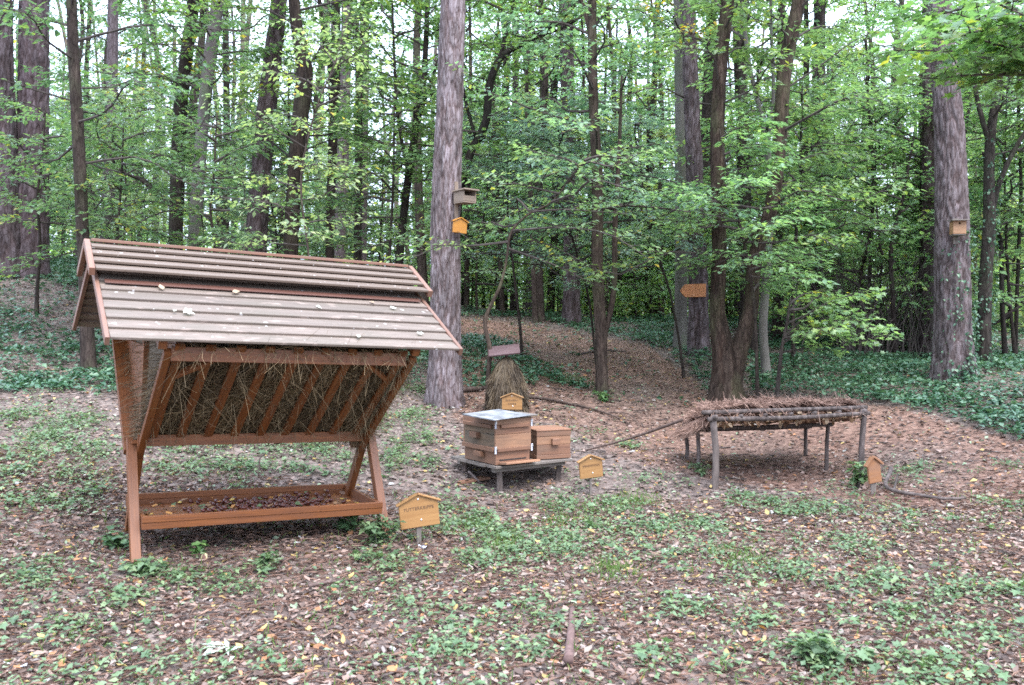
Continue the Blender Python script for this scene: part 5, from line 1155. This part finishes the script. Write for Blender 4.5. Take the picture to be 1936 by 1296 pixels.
o = pole('leaning_stick', None, [p0, p1, p2], .010, .016, M_POLEP, 8, .08, 14, color=(.85, .72, .66)); tag(o, 'long thin stick leaning on the left edge of the brushwood shelter', 'stick', 'sticks on the ground')
for (px_, py_, h, lab) in [(487, 903, .2, 'bent pale stick standing upright behind the trough'), (352, 858, .13, 'short upright stick left of the bent pale stick'), (445, 882, .12, 'thick pale broken stub standing behind the trough')]:
    p = gp(px_, py_); o = pole('stick', None, [p-np.array([0, 0, .03]), p+np.array([.02, 0, h*.5]), p+np.array([.015, .01, h*.8]), p+np.array([.05, .02, h])], .008, .006, M_POLEP, 8, .08, 10, color=(1.1, 1, .95)); tag(o, lab, 'stick', 'sticks on the ground')
# white scraps, shell
def scrap(px_, py_, n, sz, label):
    p = gp(px_, py_); m = MB(); q = np.c_[rng.normal(0, sz*.6, n), rng.normal(0, sz*.6, n), .008+.012*rng.random(n)]
    leaves(m, CURL, q, rng.random(n)*6.28, rng.normal(.2, .4, n), rng.normal(0, .6, n), sz*(.6+.6*rng.random(n)))
    o = link('paper_scrap', m.mesh('paper_scrap', M_PAPER, True), None, Matrix.Translation(p)); tag(o, label, 'paper scrap', 'white scraps on the ground')
for a_ in [(803, 1040, 7, .035, 'bunch of crumpled white scraps at the foot of the sign lettered FUTTERKRIPPE'), (682, 1062, 4, .025, 'torn white scraps in front of the right feeder leg'), (642, 1040, 2, .025, 'white scrap under the right end of the trough'), (720, 1064, 2, .02, 'small white scraps left of the crumpled bunch'),
           (968, 1153, 1, .04, 'single white scrap lying alone in the middle of the near litter'), (523, 1178, 1, .04, 'white scrap lying in front of the feeder'), (562, 1202, 1, .032, 'white scrap beside the pale withered leaves'), (1170, 1231, 2, .022, 'tiny white scrap right of the thick stick'), (1345, 1136, 3, .035, 'flat white scrap among weeds at right'), (1410, 962, 1, .04, 'thin white scrap in front of the shelter'), (40, 1262, 2, .06, 'pale scrap in the lower left corner'), (1175, 985, 1, .04, 'white scrap on the grass in front of the small sign')]: scrap(*a_)
# withered pale spray of leaves lower left
p = gp(440, 1238); m = MB(); k = 13; a = np.linspace(-1.6, 1.6, k)+3.4
leaves(m, LEAF, np.c_[.05*np.cos(a)+rng.normal(0, .03, k), .03*np.sin(a)+rng.normal(0, .03, k), .02+.02*rng.random(k)], a, rng.normal(0, .15, k), rng.normal(0, .3, k), .09+.03*rng.random(k), .035)
V, fs = tube(np.array([(-.1, 0, .01), (0, 0, .02), (.14, .02, .012)]), np.array([.004, .003, .002]), 6); m.add(V, fs, 1, .5)
tag(link('withered_leaf_spray', m.mesh('withered_leaf_spray', [leafmat('silvery_leaf', [(0, (.36, .42, .34)), (1, (.55, .58, .5))], .15, .5), M_TWIG], True), None, Matrix.Translation(p)), 'spray of pale silvery withered leaflets in the lower left litter', 'leaf spray')
p = gp(386, 1062)
def shell():
    V, fs = ball(.022, .02, .03, 12, 8); V[V[:, 1] < -.012, 1] = -.006; m = MB(); m.add(V, fs); V2, f2 = ball(.013, .006, .019, 12, 6); m.add(V2+np.array([0, -.006, 0]), f2, 1); return m.mesh('nut_shell', [plain('shell', (.5, .38, .22), .5), plain('shell_inside', (.14, .07, .05), .7)], True)
tag(link('nut_shell', shell(), None, Matrix.Translation(p+np.array([0, 0, .025])) @ Matrix.Rotation(.2, 4, 'Y')), 'pale hollow nut shell standing on the bare soil under the feeder', 'nut shell')
# red-brown curled leaf by the thick stick, a yellow one by the shelter
for px_, py_, sz, colr, lab in [(1062, 1228, .1, (.3, .1, .06), 'red-brown curled leaf leaning on the thick stick'), (1732, 972, .06, (.6, .42, .08), 'bright yellow leaf on the litter right of the narrow board'), (1450, 1202, .07, (.42, .2, .06), 'orange leaf among weeds at lower right')]:
    p = gp(px_, py_); m = MB(); leaves(m, CURL, np.array([(0, 0, .02)]), np.array([2.6]), np.array([.25]), np.array([.5]), np.array([sz])); mt = leafmat('single_leaf', [(0, colr), (1, colr)], .1, .5)
    tag(link('fallen_leaf', m.mesh('fallen_leaf', mt, True), None, Matrix.Translation(p)), lab, 'leaf', 'single leaves on the ground')
# low bushy plants that stand out
def bush(px_, py_, h, r, n, label, lf=.05, tpl=LEAF, lc=(1, 1, 1)):
    p = gp(px_, py_); root = empty('weed_plant', label, 'plant', p, 0, 'taller plants in the clearing'); m = MB(); ms = MB()
    for k in range(max(4, n//14)):
        a = random.random()*6.28; q = np.array([math.cos(a)*r*random.random(), math.sin(a)*r*random.random(), h*(.5+.5*random.random())]); V, fs = tube(np.array([(q[0]*.2, q[1]*.2, -.02), q*.6, q]), np.array([.004, .003, .002]), 5, 0, False); ms.add(V, fs, 0, .5)
        u = .25+.75*rng.random(14); a2 = rng.random(14)*6.28; leaves(m, tpl, np.outer(u, q), a2, rng.normal(0, .3, 14), rng.normal(0, .35, 14), lf*(.6+.7*rng.random(14)))
    link('stem', ms.mesh('stem', M_TWIG), root); link('foliage', m.mesh('foliage', M_WEED), root, None, lc)
bush(715, 1030, .22, .2, 230, 'bushy green plant growing round the right front feeder leg', .06)
bush(655, 1012, .2, .16, 90, 'leggy green plant under the right end of the trough', .07, lc=(.85, .95, .9))
bush(228, 1040, .14, .14, 90, 'dark green plant at the left feeder legs', .07, lc=(.7, .85, .8))
bush(376, 1050, .1, .07, 28, 'small seedling standing in front of the trough', .05, lc=(.9, 1.1, .7))
bush(497, 1088, .13, .1, 70, 'green plant in the bare soil before the feeder', .06)
bush(1622, 925, .3, .16, 170, 'leafy plant growing at the right front post of the shelter', .065, lc=(1.1, 1.1, 1))
bush(1328, 900, .12, .14, 80, 'green plant at the foot of the pale shelter post', .05)
bush(1140, 760, .14, .16, 90, 'bright green plant at the foot of the two-stemmed tree', .07, lc=(.9, 1.1, .8))
bush(1550, 1262, .16, .2, 260, 'dense green plant in the lower right litter', .06)
bush(268, 1090, .12, .14, 110, 'green plant at the foot of the left front feeder leg', .055)
# ivy on the thick right pine and its neighbour
def ivy_on(k_root, axis, o_, r0, z0, z1, n, spread, mat=M_COVER):
    m = MB(); z = z0+(z1-z0)*rng.random(n)**1.7; a = np.clip(rng.normal(-1.15, spread, n), -4, 2); c_ = np.stack([np.interp(z, axis[:, 2], axis[:, 0]), np.interp(z, axis[:, 2], axis[:, 1])], -1)
    msk = vnoise(a*3+20, z*2, .55, 2) > .45; z, a, c_ = z[msk], a[msk], c_[msk]; n = len(z); r = r0*(1.08-.05*z)+.03*rng.random(n)
    leaves(m, LEAF, np.c_[c_[:, 0]+r*np.cos(a), c_[:, 1]+r*np.sin(a), z], a+rng.normal(0, .7, n), rng.normal(-.5, .5, n), rng.normal(0, .5, n), .035+.035*rng.random(n), None, 0)
    link('ivy', m.mesh('ivy', mat), k_root)
ivy_on(pines[1][0], pines[1][1], None, .255, .0, 2.0, 900, .55)
for ob in list(bpy.data.objects):
    if ob.get('label', '').startswith('ivy-covered dark trunk'):
        ivy_on(ob, np.array([(0, 0, 0), (.03, 0, 1.5), (.08, 0, 3.0), (.1, 0, 4)]), None, .115, .0, 3.6, 900, 1.4)
